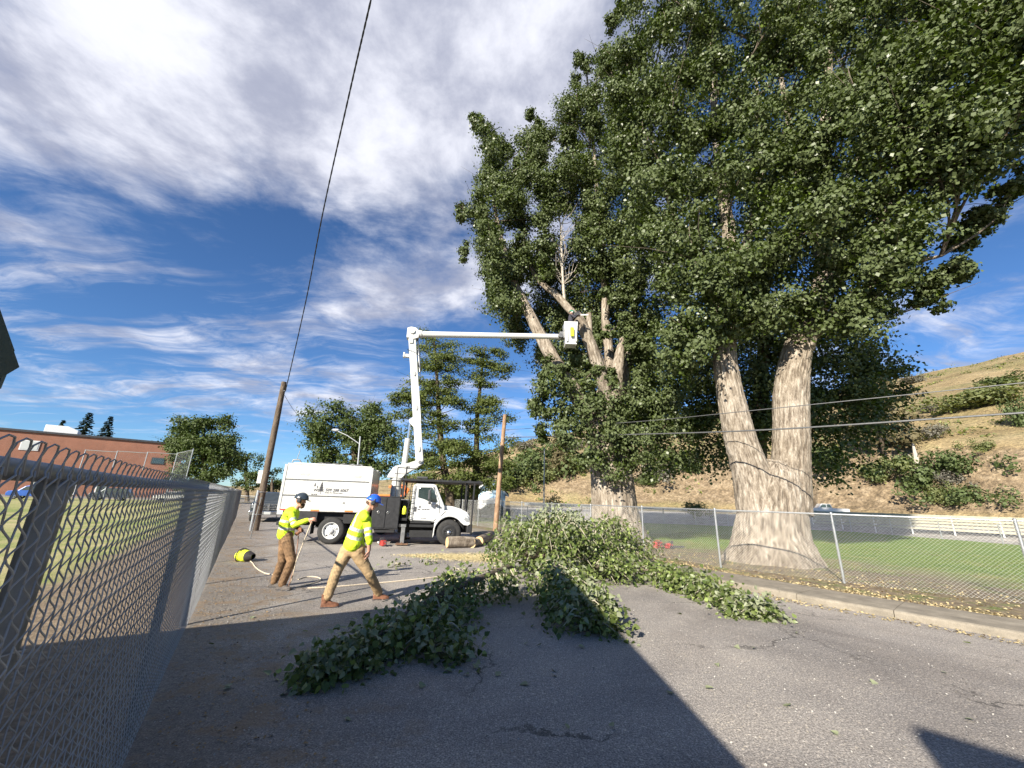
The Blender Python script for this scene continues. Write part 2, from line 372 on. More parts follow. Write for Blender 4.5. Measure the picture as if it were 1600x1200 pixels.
def m_bark(name, lo, mid_, hi, f=1.0):
    m, t, b, v = surf(name, .92)
    mp = t.new('ShaderNodeMapping'); mp.inputs['Scale'].default_value = (f, f, f * .22); t.l.new(v, mp.inputs[0])
    n = t.noise(mp.outputs[0], 9, 7, .68, .5); n2 = t.noise(v, 1.1, 4, .6); fine = t.noise(mp.outputs[0], 42, 4, .7)
    at_ = t.new('ShaderNodeAttribute', attribute_name='ridge')          # how far this bit of bark stands out of its furrow
    k = t.math('ADD', t.math('ADD', t.math('MULTIPLY', n, .40), t.math('MULTIPLY', fine, .40)), t.math('MULTIPLY', at_.outputs['Fac'], .20))
    c = t.ramp(k, [(.36, lo), (.50, mid_), (.64, hi)])
    c = t.mix(1., c, t.ramp(n2, [(.3, (.78, .75, .70)), (.7, (1.14, 1.14, 1.14))]), 'MULTIPLY'); t.l.new(c, b.inputs['Base Color'])
    bumpit(t, b, k, .95, .05)
def m_brick():
    m, t, b, v = surf('brick_wall', .9)
    br = t.new('ShaderNodeTexBrick'); br.inputs['Scale'].default_value = 4.5; br.inputs['Mortar Size'].default_value = .012
    br.inputs['Color1'].default_value = (.27, .118, .075, 1); br.inputs['Color2'].default_value = (.33, .15, .10, 1); br.inputs['Mortar'].default_value = (.31, .215, .165, 1)
    mp = t.new('ShaderNodeMapping'); mp.inputs['Rotation'].default_value = (math.pi / 2, 0, 0); t.l.new(v, mp.inputs[0]); t.l.new(mp.outputs[0], br.inputs[0])
    c = t.mix(1., br.outputs[0], t.ramp(t.noise(v, .5, 5, .6), [(.3, (.85, .85, .85)), (.7, (1.12, 1.1, 1.08))]), 'MULTIPLY'); t.l.new(c, b.inputs['Base Color'])
m_road(); m_grass(); m_lawn_dry(); m_concrete(); m_hill(); m_brick()
m_bark('cottonwood_bark', (.095, .074, .056), (.27, .228, .182), (.49, .44, .375))
m_bark('dark_bark', (.04, .03, .022), (.11, .085, .06), (.21, .165, .12))
mat('far_ground', (.24, .20, .12), .95, var=.4, scale=.3)
mat('gravel_bank', (.30, .275, .25), .95, var=.4, scale=2.5, bump=.6, bscale=9)
leaf_mat('cottonwood_leaf', (.018, .033, .005), (.080, .112, .022), (.105, .130, .055), .36, .18)
leaf_mat('cut_leaf', (.060, .092, .022), (.150, .186, .060), (.25, .27, .17), .36, .22)
leaf_mat('maple_leaf', (.022, .042, .008), (.075, .112, .022), (.07, .095, .03), .55, .2)
leaf_mat('locust_leaf', (.034, .058, .010), (.125, .155, .030), (.10, .125, .035), .6, .28)
leaf_mat('conifer_leaf', (.012, .026, .016), (.035, .06, .034), (.03, .05, .03), .6, .05)
leaf_mat('bush_leaf', (.03, .052, .014), (.105, .14, .04), (.10, .13, .05), .55, .22)
leaf_mat('bush_leaf_pale', (.07, .095, .022), (.20, .225, .06), (.17, .19, .08), .55, .25)
leaf_mat('sage_leaf', (.075, .07, .06), (.20, .18, .15), (.16, .15, .12), .7, .1)
leaf_mat('pine_leaf', (.05, .05, .022), (.15, .125, .06), (.12, .10, .05), .6, .1)
leaf_mat('litter_leaf', (.16, .075, .03), (.46, .33, .14), (.50, .40, .22), .7, .1)
leaf_mat('needle_leaf', (.10, .055, .025), (.30, .20, .10), (.30, .20, .10), .8, .05)
leaf_mat('stone_bit', (.10, .095, .09), (.36, .34, .31), (.36, .34, .31), .9, 0.)
leaf_mat('sawdust', (.42, .33, .15), (.68, .57, .32), (.62, .52, .30), .9, .05)
leaf_mat('grass_blade', (.05, .09, .018), (.17, .215, .06), (.15, .19, .05), .6, .25)
mat('galvanised', (.42, .43, .44), .42, .75, .15, 12)
mat('galvanised_dark', (.20, .205, .21), .5, .45, .25, 9)
mat('galvanised_wire', (.34, .345, .355), .5, .25, .25, 6)
mat('bright_wire', (.60, .60, .57), .5, .45, .15, 4)

# ------------------------------------------------------------------ ground, road, pavement, turf
def sheet(name, pts, z, m, label=None, cat=None):
    mb = MB(); mb.add([(x, y, z) for x, y in pts], [tuple(range(len(pts)))])
    o = mb.build(name, m); o.data.update(); o['kind'] = 'structure'
    if o.data.polygons[0].normal.z < 0: o.data.flip_normals()
    return o
def lf(y, off=0.0):                       # point on the near fence line, off metres towards the road
    n = Vector((1, -LF_K)).normalized(); return (LF_K * y + LF_C + n.x * off, y + n.y * off)
def offset(line, d):
    out = []
    for i, p in enumerate(line):
        a = Vector(line[max(i - 1, 0)]); b = Vector(line[min(i + 1, len(line) - 1)]); t_ = (b - a).normalized(); out.append((p[0] + t_.y * d, p[1] - t_.x * d))
    return out
KERB = [(15.5, -4.0), (12.6, .6), (9.75, 4.35), (7.88, 6.78), (6.28, 8.74), (4.68, 11.2), (3.55, 13.0), (2.6, 14.6), (0.9, 17.75), (-2.2, 23.5), (-5.2, 29.1), (-10.5, 39.)]
KB = offset(KERB, 1.22)
sheet('ground', [(-1500, -700), (1500, -700), (1500, 1500), (-1500, 1500)], -.05, 'far_ground')
sheet('road', [lf(-14), (KERB[0][0], -14)] + KERB + [(-16, 62), (-46, 72)] , 0.0, 'asphalt')
sheet('lawn', [lf(-14, -.02), lf(72, -.02), (-100, 72), (-120, 60), (-60, 8), (-40, -14)], -.015, 'dry_lawn')
sheet('field', KB + [(-9, 42), (2, 43), (15.5, 41.8), (25, 41.2), (31.5, 38), (33.5, 28), (34.5, 18), (37, 0), (37, -4)], .055, 'lawn_grass')
def pavement():
    root = empty('pavement', (0, 0, 0)); root['kind'] = 'structure'
    # slabs between joints, each its own piece, the kerb nose rounded
    pts = [Vector(p) for p in KERB]; L = [0.]
    for a, b in zip(pts, pts[1:]): L.append(L[-1] + (b - a).length)
    def P(s):
        for i in range(len(pts) - 1):
            if s <= L[i + 1]: return pts[i].lerp(pts[i + 1], (s - L[i]) / (L[i + 1] - L[i])), (pts[i + 1] - pts[i]).normalized()
        return pts[-1], (pts[-1] - pts[-2]).normalized()
    s = 4.0; i = 0
    while s < 33:
        ln = 1.52 + .04 * math.sin(i * 2.3); n = 4; gap = .012; dz = .006 * math.sin(i * 1.7)
        prof = [(0, -.03), (.005, .085), (.018, .115), (.05, .13), (.6, .137), (1.21, .132), (1.21, -.03)]
        vs = []; fs = []; k = len(prof)
        for j in range(n + 1):
            p, t_ = P(s + gap / 2 + (ln - gap) * j / n); nr = Vector((t_.y, -t_.x))
            vs += [(p.x + nr.x * q, p.y + nr.y * q, z + dz * (z > 0)) for q, z in prof]
        for j in range(n): fs += [(j * k + q, j * k + q + 1, (j + 1) * k + q + 1, (j + 1) * k + q) for q in range(k - 1)]
        fs += [tuple(range(k - 1, -1, -1)), tuple(range(n * k, (n + 1) * k))]
        mb = MB(); mb.add(vs, fs); mb.build('pavement_slab', 'concrete', root)
        s += ln; i += 1
pavement()

# far bank, far road and the hill behind the field
FAR = [(-14, 46), (-9, 42), (2, 43), (15.5, 41.8), (25, 41.2), (31.5, 38), (33.5, 28), (34.5, 18), (37, -4)]
def bank():
    a, b, c = FAR, offset(FAR, -4.0), offset(FAR, -7.0); e = offset(FAR, -34.)
    vs = []; n = len(a)
    for line, z in ((a, -.02), (b, .62), (c, .80), (e, .8)): vs += [(x, y, z) for x, y in line]
    fs = [(r * n + i, r * n + i + 1, (r + 1) * n + i + 1, (r + 1) * n + i) for r in range(3) for i in range(n - 1)]
    mb = MB(); mb.add(vs, fs); o = mb.build('embankment', 'gravel_bank'); o['kind'] = 'structure'
bank()
def interp(x, tab):
    for (x0, y0), (x1, y1) in zip(tab, tab[1:]):
        if x <= x1: return y0 + (y1 - y0) * max(0, (x - x0)) / (x1 - x0)
    return tab[-1][1]
SKYLINE = []
for px, py in ((380, 760), (440, 756), (520, 756), (620, 748), (700, 728), (790, 702), (830, 688), (870, 680), (960, 668), (1100, 645), (1250, 618), (1400, 594), (1440, 585), (1500, 575), (1560, 562), (1600, 554), (1700, 535)):
    v = ray(px, py); SKYLINE.append((math.degrees(math.atan2(v[0], v[1])), math.degrees(math.atan2(v[2], math.hypot(v[0], v[1])))))
SKYLINE = [(-70, 1.5)] + SKYLINE + [(90, 14)]
def hill_z(x, y):
    a = math.degrees(math.atan2(x, y)); r = math.hypot(x, y)
    r0 = interp(a, [(-70, 190), (-30, 170), (-12, 120), (0, 98), (25, 90), (50, 80), (90, 80)]); r1 = interp(a, [(-70, 480), (-30, 460), (0, 330), (25, 270), (50, 215), (90, 200)])
    e = interp(a, SKYLINE); zc = 1.8 + r1 * math.tan(math.radians(e))
    t = (r - r0) / (r1 - r0)
    base = interp(a, [(-70, -.6), (-14, -.6), (-4, .7), (90, .75)])
    if t <= 0: return base
    bk = min(zc * .22, interp(a, [(-70, 0), (-8, 0), (0, 7.5), (50, 6.5), (90, 6)])); q = min(1, t / .085); sm = q * q * (3 - 2 * q)
    z = base + bk * sm + (zc - bk) * min(t, 1.25) ** .92 * (1 if t < 1 else 1 - (t - 1) * .5)
    p = Vector((x * .03, y * .03, 0)); k = min(1, t * 14)
    z += k * (noise.fractal(p, 1, 2, 5) * 1.5 + noise.noise(Vector((x * .09, y * .09, 3))) * .9 * (1 - .4 * t) + noise.noise(Vector((x * .3, y * .3, 7))) * .35)
    return z
def hill():
    na, nr = 300, 64; vs = []
    for i in range(na):
        a = math.radians(-70 + 158 * i / (na - 1))
        for j in range(nr):
            r = 60 + 480 * (j / (nr - 1)) ** 1.9; x, y = r * math.sin(a), r * math.cos(a); vs.append((x, y, hill_z(x, y)))
    fs = np.array([(i * nr + j, i * nr + j + 1, (i + 1) * nr + j + 1, (i + 1) * nr + j) for i in range(na - 1) for j in range(nr - 1)])
    o = np_mesh('hill', np.array(vs), fs, 'hill_earth', smooth=True); o['kind'] = 'structure'
hill()
def hill_hit(px, py):
    v = Vector(ray(px, py)); v /= math.hypot(v.x, v.y)
    r = 66.
    while r < 520:
        p = Vector(CAM) + v * r
        if p.z < hill_z(p.x, p.y): return p
        r += .8
    return Vector(CAM) + v * 200

# loose bits: litter, chips, grass. Nobody could count them.
def scatter(name, P, m, smin, smax, label, cat, up=.8, z=.012, parent=None):
    P = np.asarray(P); n = len(P); N = unit(np.stack([rng.normal(0, 1 - up, n), rng.normal(0, 1 - up, n), np.ones(n)], 1))
    o = leaf_quads(name, np.column_stack([P[:, :2], np.asarray(P[:, 2]) + z + .012 * rng.random(n)]), N, rng.uniform(smin, smax, n), m, parent)
    return tag(o, label, cat, kind='stuff')
def along(line, n, off0, off1, z, spread=1.0):
    pts = np.array(line); seg = np.diff(pts, axis=0); L = np.linalg.norm(seg, axis=1); k = rng.choice(len(L), n, p=L / L.sum()); u = rng.random((n, 1))
    t_ = seg[k] / L[k][:, None]; nr = np.stack([t_[:, 1], -t_[:, 0]], 1); d = off0 + (off1 - off0) * rng.beta(1.3, 1.6, (n, 1))
    q = pts[k] + seg[k] * u + nr * d
    return np.column_stack([q, np.full(n, z)])
vis = KERB[2:9]
scatter('leaf_litter', along(vis, 5200, 1.2, 2.1, .06), 'litter_leaf', .02, .055, 'strip of dry yellow leaf litter between pavement and fence', 'leaf litter', .55)
scatter('gutter_litter', along(vis, 1900, -.42, .02, 0.0), 'litter_leaf', .02, .06, 'dry leaf crumbs lying in the gutter along the kerb', 'leaf litter', .7, .008)
scatter('verge_litter', along(vis, 2600, 1.8, 5.5, .06), 'litter_leaf', .02, .07, 'thin scatter of dry leaves on bare earth under the fence', 'leaf litter', .6)
left_line = [lf(1.2), lf(26)]
scatter('fence_litter', along(left_line, 4200, .05, 1.3, 0.), 'needle_leaf', .008, .034, 'brown needles and leaf crumbs along the foot of the near fence', 'leaf litter', .75, .006)
Pb = np.column_stack([rng.uniform(-7, 6.5, 12000), 2.3 + 15 * rng.beta(1.1, 2.2, 12000), np.zeros(12000)]); Pb = Pb[(Pb[:, 0] > LF_K * Pb[:, 1] + LF_C + .1) & (Pb[:, 0] < 9.2 - .46 * Pb[:, 1] * 1.1)]
scatter('loose_gravel', Pb, 'stone_bit', .007, .022, 'fine pale grit scattered over the asphalt', 'gravel', .5, .003)
n = 15000; u = rng.beta(1.6, 1.1, n)
Ps = np.column_stack([-3.3 + 3.1 * u + rng.normal(0, .22, n), 13.8 + .1 * u + rng.normal(0, .48, n) * (.35 + .9 * u), np.zeros(n)])
scatter('sawdust', Ps, 'sawdust', .012, .045, 'pale yellow sawdust sprayed across the road beside the logs', 'sawdust', .7, .004)
nb = 42000; xb = rng.uniform(0, 1, nb) ** 1.3; tb = rng.uniform(-9, 12, nb)
Pg = np.column_stack([9.6 - .70 * tb * .9 + .75 * (1.5 + 13 * xb), 12.2 + .72 * tb + .62 * (1.5 + 13 * xb), np.full(nb, .055)])
kp = np.array([noise.noise(Vector((q[0] * .5, q[1] * .5, 1))) for q in Pg]) + .05 * (Pg[:, 0] * .8 + Pg[:, 1] * .6 - 19) > 0; Pg = Pg[kp]; nb = len(Pg)
hb = rng.uniform(.03, .085, (nb, 1)); a = rng.uniform(0, 6.28, nb); w = np.column_stack([np.cos(a), np.sin(a), np.zeros(nb)]) * .006
tip = Pg + np.column_stack([rng.normal(0, .02, nb), rng.normal(0, .02, nb), hb[:, 0]])
go = np_mesh('grass', np.stack([Pg - w, Pg + w, tip], 1).reshape(-1, 3), np.arange(3 * nb).reshape(nb, 3), 'grass_blade', None, rng.random(nb))
tag(go, 'short green turf blades behind the galvanised fence', 'grass', kind='stuff')
# ------------------------------------------------------------------ chain-link fences
def wire_path(h, w=.0355, fine=4, z0=.015, top=True):
    pts = []; n = int((h - z0) / .0355)
    for i in range(n):
        for k in range(fine):
            u = k / fine; tri = u; cs = .5 - .5 * math.cos(math.pi * u); x = (.45 * tri + .55 * cs); x = x if i % 2 == 0 else 1 - x
            y = .0042 * math.cos(math.pi * u) * (1 if i % 2 == 0 else -1) if fine > 1 else 0
            pts.append((x * w, y, z0 + (i + u) * .0355))
    x = 0 if n % 2 == 0 else w; sgn = 1 if x == 0 else -1; z = z0 + n * .0355
    if not top: pts.append((x + sgn * .012, 0, z + .004)); return pts
    if top:                                     # the knuckled loop that stands above the top rail
        for dx, dy, dz in ((0, .002, 0), (-.010, 0, .026), (-.006, -.004, .046), (.010, -.008, .060), (.028, -.006, .062), (.040, 0, .052), (.037, .006, .032), (.022, .008, .010), (.008, .010, -.010)):
            pts.append((x + sgn * dx, dy, z + dz))
    return pts
def wire_mesh(name, h, r, sides, fine, m, top=True):
    mb = MB(); mb.tube(wire_path(h, fine=fine, top=top), r, sides, cap=False); o = mb.build(name, m, smooth=sides > 3); return o
def near_fence():
    hgt = 1.83; y0 = .12; y1 = 30.5
    a = Vector((*lf(y0), 0)); b = Vector((*lf(y1), 0)); d = (b - a); L = d.length; d.normalize(); ang = math.atan2(d.y, d.x)
    root = empty('chain_link_fence', a, ang, 'tall dark chain link fence running away along the left of the road', 'fence')
    # posts stand behind the wire, the top rail runs along their caps
    posts = [.55 + .69, .55 + .69 + 3.02]
    s = posts[-1]
    while s + 3.0 < L: s += 3.0; posts.append(s)
    proto = None
    for i, s in enumerate(posts):
        if proto is None:
            mb = MB(); mb.cyl((0, 0, -.02), (0, 0, 1.80), .033, n=14); proto = mb.build('post', 'galvanised_dark', root, True); cap = MB(); cap.lathe([(.036, 1.770), (.038, 1.785), (.037, 1.805), (.03, 1.815)], 14); pc = cap.build('post_cap', 'galvanised_dark', proto, True); p = proto
            for z in (.35, .70, 1.05, 1.40): tie = MB(); tie.tube([(.05 * math.cos(q), -.002 + .04 * math.sin(q) + .0, z + .006 * math.sin(q * 2)) for q in np.linspace(0, 2 * math.pi, 12)], .0022, 5, cap=False); tie.build('wire_tie', 'galvanised_wire', proto)
        else: p = copy_tree(proto, root)
        p.location = (s, .045, 0); p.rotation_euler = (random.uniform(-.008, .008), random.uniform(-.012, .012), 0)
    mb = MB(); mb.tube([(-.2 + (L + .2) * k / 60., .045 + .004 * math.sin(k), 1.826 + .005 * math.sin(k * 1.3) + .004 * math.sin(k * .37)) for k in range(61)], .024, 12)
    mb.build('top_rail', 'galvanised_dark', root, True)
    wp = wire_mesh('wire', 1.838, .0022, 5, 4, 'galvanised_wire'); wp.parent = root
    wq = wire_mesh('wire', 1.838, .0022, 5, 4, 'galvanised_wire', False); wq.parent = root
    w = .0355; n = int(L / w); near = 300
    bx = lambda s: .012 * math.sin(s * 1.3) + .02 * math.sin(s * .45 + 1)      # the fabric bellies a little
    for i in range(near):
        src = wq if i % 2 else wp; o = src if i < 2 else src.copy()
        if i > 1: col.objects.link(o)
        o.location = ((i + i % 2) * w, -.002 + .4 * bx(i * w) - .012, random.uniform(-.002, .002))
        if i % 2: o.scale = (-1, 1, 1)              # neighbours mirror each other and hook at the bends
    far = MB(); path = wire_path(1.86, fine=1)
    base = MB(); base.tube(path, .0026, 3, cap=False); V = np.array(base.v); Fq = np.array(base.f); nf = n - near
    off = np.zeros((nf, 1, 3)); off[:, 0, 0] = (near + np.arange(nf)) * w; off[:, 0, 1] = [.4 * bx(q) - .014 for q in off[:, 0, 0]]
    W_ = np.repeat(V[None], nf, 0); W_[1::2, :, 0] = w - W_[1::2, :, 0]; co = (W_ + off).reshape(-1, 3); fs = (np.arange(nf)[:, None, None] * len(V) + Fq[None]).reshape(-1, 4)
    o = np_mesh('wire_mesh', co, fs, 'galvanised_far', root); o['kind'] = 'stuff'
mat('galvanised_far', (.34, .345, .35), .5, .5, .2, 5)
near_fence()

def panel_mesh(w, h, r, pitch=.0355):
    k = pitch / .0355; base = MB(); n = int(h / pitch); base.tube([((0 if i % 2 else pitch), .003 * (-1) ** i, .03 + i * pitch) for i in range(n + 1)], r, 3, cap=False)
    V = np.array(base.v); Fq = np.array(base.f); m_ = int(w / pitch)
    off = np.zeros((m_, 1, 3)); off[:, 0, 0] = np.arange(m_) * pitch
    W_ = np.repeat(V[None], m_, 0); W_[1::2, :, 0] = pitch - W_[1::2, :, 0]
    return (W_ + off).reshape(-1, 3), (np.arange(m_)[:, None, None] * len(V) + Fq[None]).reshape(-1, 4)
def field_fence():
    line = [(13.4, 7.4), (11.0, 9.0), (8.60, 11.01), (6.50, 13.02), (5.06, 15.68)]
    dx, dy = -1.42, 2.64
    for k in range(1, 9): line.append((5.06 + dx * k, 15.68 + dy * k))
    hgt = 1.70
    root = empty('galvanised_fence', (*line[2], .05), 0, 'bright galvanised chain link fence between pavement and field', 'fence')
    pm = None; pt = None; base = Vector(line[2])
    W = 2.9; co, fs = panel_mesh(W, hgt - .02, .0026)
    for i, p in enumerate(line):
        q = Vector(p) - base; h = hgt + .02 * math.sin(i * 2.1)
        if pt is None:
            mb = MB(); mb.cyl((0, 0, -.08), (0, 0, hgt - .01), .030, n=12); pt = mb.build('post', 'galvanised', root, True)
            c = MB(); c.lathe([(.034, hgt - .03), (.036, hgt - .012), (.033, hgt + .012), (.012, hgt + .03)], 12); c.build('post_cap', 'galvanised', pt, True); o = pt
        else: o = copy_tree(pt, root)
        o.location = (q.x, q.y, 0); o.rotation_euler = (.008 * math.sin(i * 3.), .008 * math.cos(i * 5.), 0)
        if i + 1 < len(line):
            e = Vector(line[i + 1]) - Vector(p); a = math.atan2(e.y, e.x); nr = Vector((-e.y, e.x)).normalized() * -.0
            mb = MB(); mb.cyl((0, 0, 0), (e.length, 0, 0), .021, n=10); r = mb.build('top_rail', 'galvanised', root, True); r.location = (q.x, q.y, hgt - .03); r.rotation_euler = (0, 0, a)
            f = pm.copy() if pm else np_mesh('chain_link_mesh', co, fs, 'bright_wire', root)
            if pm: col.objects.link(f)
            pm = pm or f; f['kind'] = 'stuff'
            k = Vector((-e.y, e.x)).normalized() * .045
            f.location = (q.x + k.x, q.y + k.y, 0); f.rotation_euler = (0, 0, a); f.scale = (e.length / W, 1, 1)
field_fence()
def far_fence(line, hgt, z, label, step=3.2, pitch=.075, r=.004, wire='galvanised', name='perimeter_fence'):
    pts = []
    for a, b in zip(line, line[1:]):
        a = Vector(a); b = Vector(b); n = max(1, round((b - a).length / step)); pts += [a.lerp(b, i / n) for i in range(n)]
    pts.append(Vector(line[-1])); root = empty(name, (*pts[0], z), 0, label, 'fence'); co, fs = panel_mesh(step, hgt, r, pitch); pm = None; pt = None
    for i, p in enumerate(pts):
        q = p - pts[0]
        if pt is None: mb = MB(); mb.cyl((0, 0, -.1), (0, 0, hgt + .03), .03, n=8); pt = o = mb.build('post', 'galvanised', root, True)
        else: o = pt.copy(); col.objects.link(o)
        o.location = (q.x, q.y, 0)
        if i + 1 < len(pts):
            e = pts[i + 1] - p; a = math.atan2(e.y, e.x)
            mb = MB(); mb.cyl((0, 0, 0), (e.length, 0, 0), .024, n=6); rr = mb.build('top_rail', 'galvanised', root); rr.location = (q.x, q.y, hgt); rr.rotation_euler = (0, 0, a)
            f = pm.copy() if pm else np_mesh('chain_link_mesh', co, fs, wire, root)
            if pm: col.objects.link(f)
            pm = pm or f; f['kind'] = 'stuff'; f.location = (q.x, q.y, 0); f.rotation_euler = (0, 0, a); f.scale = (e.length / step, 1, 1)
    return root
far_fence([(-9.2, 41.6), (2, 42.4), (15.4, 41.2), (24.6, 40.6), (30.9, 37.6), (33.0, 28), (34, 18)], 1.25, .05, 'low far chain link fence along the back edge of the field')
far_fence([(-19.8, 30.6), (-16.6, 30.2)], 1.5, 0, 'short chain link gate section beyond the end of the near fence', 1.6, .06, .004, name='gate_fence')
# ------------------------------------------------------------------ trees
def smooth_path(pts, rad, n):
    """Catmull-Rom through points, n samples"""
    P = [Vector(p) for p in pts]; k = len(P); out = []; rr = []
    for i in range(n):
        u = i / (n - 1) * (k - 1); j = min(int(u), k - 2); f = u - j
        p0, p1, p2, p3 = P[max(j - 1, 0)], P[j], P[j + 1], P[min(j + 2, k - 1)]
        out.append(.5 * ((2 * p1) + (p2 - p0) * f + (2 * p0 - 5 * p1 + 4 * p2 - p3) * f * f + (3 * p1 - p0 - 3 * p2 + p3) * f ** 3))
        rr.append(rad[j] * (1 - f) + rad[j + 1] * f)
    return out, rr
def bark_sweep(name, pts, rad, m, parent, sides=48, rings=60, amp=.05, freq=2.6, flare=None, ell=1.0, origin=Vector((0, 0, 0)), cap_mat=None):
    """a trunk or limb with furrowed bark pushed out of its surface"""
    P, R = smooth_path(pts, rad, rings); vs = []; rid = []; prev = None
    for i, p in enumerate(P):
        t = (P[min(i + 1, rings - 1)] - P[max(i - 1, 0)]).normalized()
        a = Vector((1, 0, 0)) if prev is None else prev
        a = (a - t * a.dot(t)).normalized(); prev = a; b = t.cross(a); r = R[i]
        for j in range(sides):
            q = 2 * math.pi * j / sides; d = a * math.cos(q) + b * math.sin(q) * ell
            s = p + d * r
            n2 = noise.noise(Vector((s.x * freq * 3.1, s.y * freq * 3.1, s.z * freq * 1.3)))
            n1 = noise.noise(Vector((d.x * r * freq * 5.4 + n2 * .5, d.y * r * freq * 5.4, s.z * freq * .42 + 11)))
            k = (1 - abs(n1) * 2.2) * .75 + n2 * .45
            if flare: r2 = r * (1 + flare * math.exp(-max(0, p.z) / .55) * (.55 + .45 * math.sin(q * 4 + 1.1) + .35 * math.sin(q * 7 + .3)) * .6)
            else: r2 = r
            r2 *= 1 + .05 * noise.noise(Vector((s.x * .9, s.y * .9, s.z * .5)))
            vs.append(p + d * (r2 + amp * k * min(1, r * 2)) - origin); rid.append(k)
    fs = [(i * sides + j, i * sides + (j + 1) % sides, (i + 1) * sides + (j + 1) % sides, (i + 1) * sides + j) for i in range(rings - 1) for j in range(sides)]
    o = np_mesh(name, np.array([tuple(v) for v in vs]), np.array(fs), m, parent, smooth=True)
    a_ = o.data.attributes.new('ridge', 'FLOAT', 'POINT'); a_.data.foreach_set('value', np.clip(np.array(rid) * .75 + .15, 0, 1).astype(np.float32))
    if cap_mat:                                   # pale sawn face
        mb = MB(); top = vs[-sides:]; mb.add([v + (P[-1] - P[-2]).normalized() * .004 for v in top], [tuple(range(sides))]); mb.build('cut_face', cap_mat, o)
    return o
FRONT, MID = .62, .42                              # share of leaf masses kept on the near side and inside a crown: gaps between boughs
def in_poly(x, y, poly):
    c = False; j = len(poly) - 1
    for i in range(len(poly)):
        (xi, yi), (xj, yj) = poly[i], poly[j]
        if (yi > y) != (yj > y) and x < (xj - xi) * (y - yi) / (yj - yi) + xi: c = not c
        j = i
    return c
def edge_dist(x, y, poly):
    d = 1e9
    for (ax, ay), (bx, by) in zip(poly, poly[1:] + poly[:1]):
        vx, vy = bx - ax, by - ay; t = max(0, min(1, ((x - ax) * vx + (y - ay) * vy) / (vx * vx + vy * vy + 1e-9))); d = min(d, math.hypot(x - ax - vx * t, y - ay - vy * t))
    return d
def clumps(poly, step, depth, spread, rad, layers=3, flat=1.0, inset=.0, seed=1, keep=1.0):
    """leaf masses through the crown's volume: outline seen from the road, depth from where the tree stands"""
    rs = random.Random(seed); xs = [p[0] for p in poly]; ys = [p[1] for p in poly]; out = []
    y = min(ys)
    while y < max(ys):
        x = min(xs) + rs.random() * step
        while x < max(xs):
            px, py = x + rs.uniform(-.4, .4) * step, y + rs.uniform(-.4, .4) * step
            if in_poly(px, py, poly) and rs.random() < keep:
                e = min(1, edge_dist(px, py, poly) / (step * 3.0)); sp = spread * (.25 + .75 * math.sqrt(e))
                for k in range(layers if e > .35 else max(1, layers - 1)):
                    if layers > 2 and e > .35 and rs.random() > (FRONT if k == 0 else MID if k < layers - 1 else 1.): continue
                    dz = ((k + .5) / layers * 2 - 1) if layers > 1 else 0
                    D = (depth(px, py) if callable(depth) else depth) + sp * (dz + rs.uniform(-.35, .35))
                    c = at(px, py, D); s = (rad(px, py) if callable(rad) else rad) * rs.uniform(.7, 1.25)
                    out.append((c, s, s, s * rs.uniform(1.1, 1.6) * flat, 1. if layers > 2 and e > .35 and k == layers - 1 else 0.))
            x += step
        y += step
    return out
def crown(name, cl, per, lsize, m, parent, origin, subs=9, sig=.30, upbias=.35):
    """leaves gathered in sprays inside each leaf mass"""
    C = np.array([tuple(q[0]) for q in cl]); S = np.array([q[1:4] for q in cl]); core = np.array([q[4] if len(q) > 4 else 0. for q in cl]); n = len(C)
    sig = (sig + core * .10)[:, None, None, None]             # loose inner leaves, tight outer sprays with dark gaps between them
    d = unit(rng.normal(size=(n, subs, 3))); r = rng.random((n, subs, 1)) ** .45
    sc = C[:, None] + d * r * S[:, None] * .85                                   # middle of each spray
    k = per // subs
    off = rng.normal(size=(n, subs, k, 3)) * sig * S[:, None, None] * np.array([1.15, 1.15, .62])
    P = (sc[:, :, None] + off); N = unit(unit(off) * .55 + d[:, :, None] * .55 + np.array([-.05, -.12, upbias]) + rng.normal(size=P.shape) * .65)
    tone = (.40 * rng.random((n, 1, 1)) + .45 * rng.random((n, subs, 1)) + .45 * rng.random((n, subs, k))) / 1.2
    P = P.reshape(-1, 3); z = P[:, 2] > .1; P = P[z]
    o = leaf_quads(name, P - np.array(tuple(origin)), N.reshape(-1, 3)[z], (lsize * rng.uniform(.65, 1.25, len(tone.ravel())))[z], m, parent, tone.ravel()[z]); return o
def branches(name, cl, stems, m, parent, origin, every=1, r0=.05, seed=3):
    rs = random.Random(seed); mb = MB(); pts = [Vector(p) for s in stems for p in s]
    for i, (c, a, b, h, *_) in enumerate(cl):
        if i % every: continue
        c = Vector(c); cand = [p for p in pts if p.z < c.z + .5] or pts
        p = min(cand, key=lambda q: (q - c).length + .35 * abs((c.z - q.z) - (c - q).length * .6)); L = (c - p).length
        if L > 9: p = c + (p - c) * (6 / L); L = 6
        mid = p.lerp(c, .5) + Vector((rs.uniform(-.1, .1) * L, rs.uniform(-.1, .1) * L, -.05 * L)); end = c + Vector((0, 0, h * .7))
        P, R = smooth_path([p, mid, c, end], [r0 * (.6 + L * .14), r0 * (.45 + L * .07), r0 * .45, r0 * .12], 9)
        mb.tube([q - origin for q in P], R, 5, cap=False)
        for k in range(3):
            e = c + Vector((rs.gauss(0, a), rs.gauss(0, a), rs.uniform(0, h))); mb.tube([mid.lerp(c, .4 + .2 * k) - origin, (mid.lerp(c, .8) + e) / 2 - origin, e - origin], [r0 * .35, r0 * .22, r0 * .08], 4, cap=False)
    return mb.build(name, m, parent, True)

mat('cut_wood', (.60, .42, .22), .8, var=.2, scale=14)
mat('dead_wood', (.42, .37, .31), .9, var=.3, scale=10)

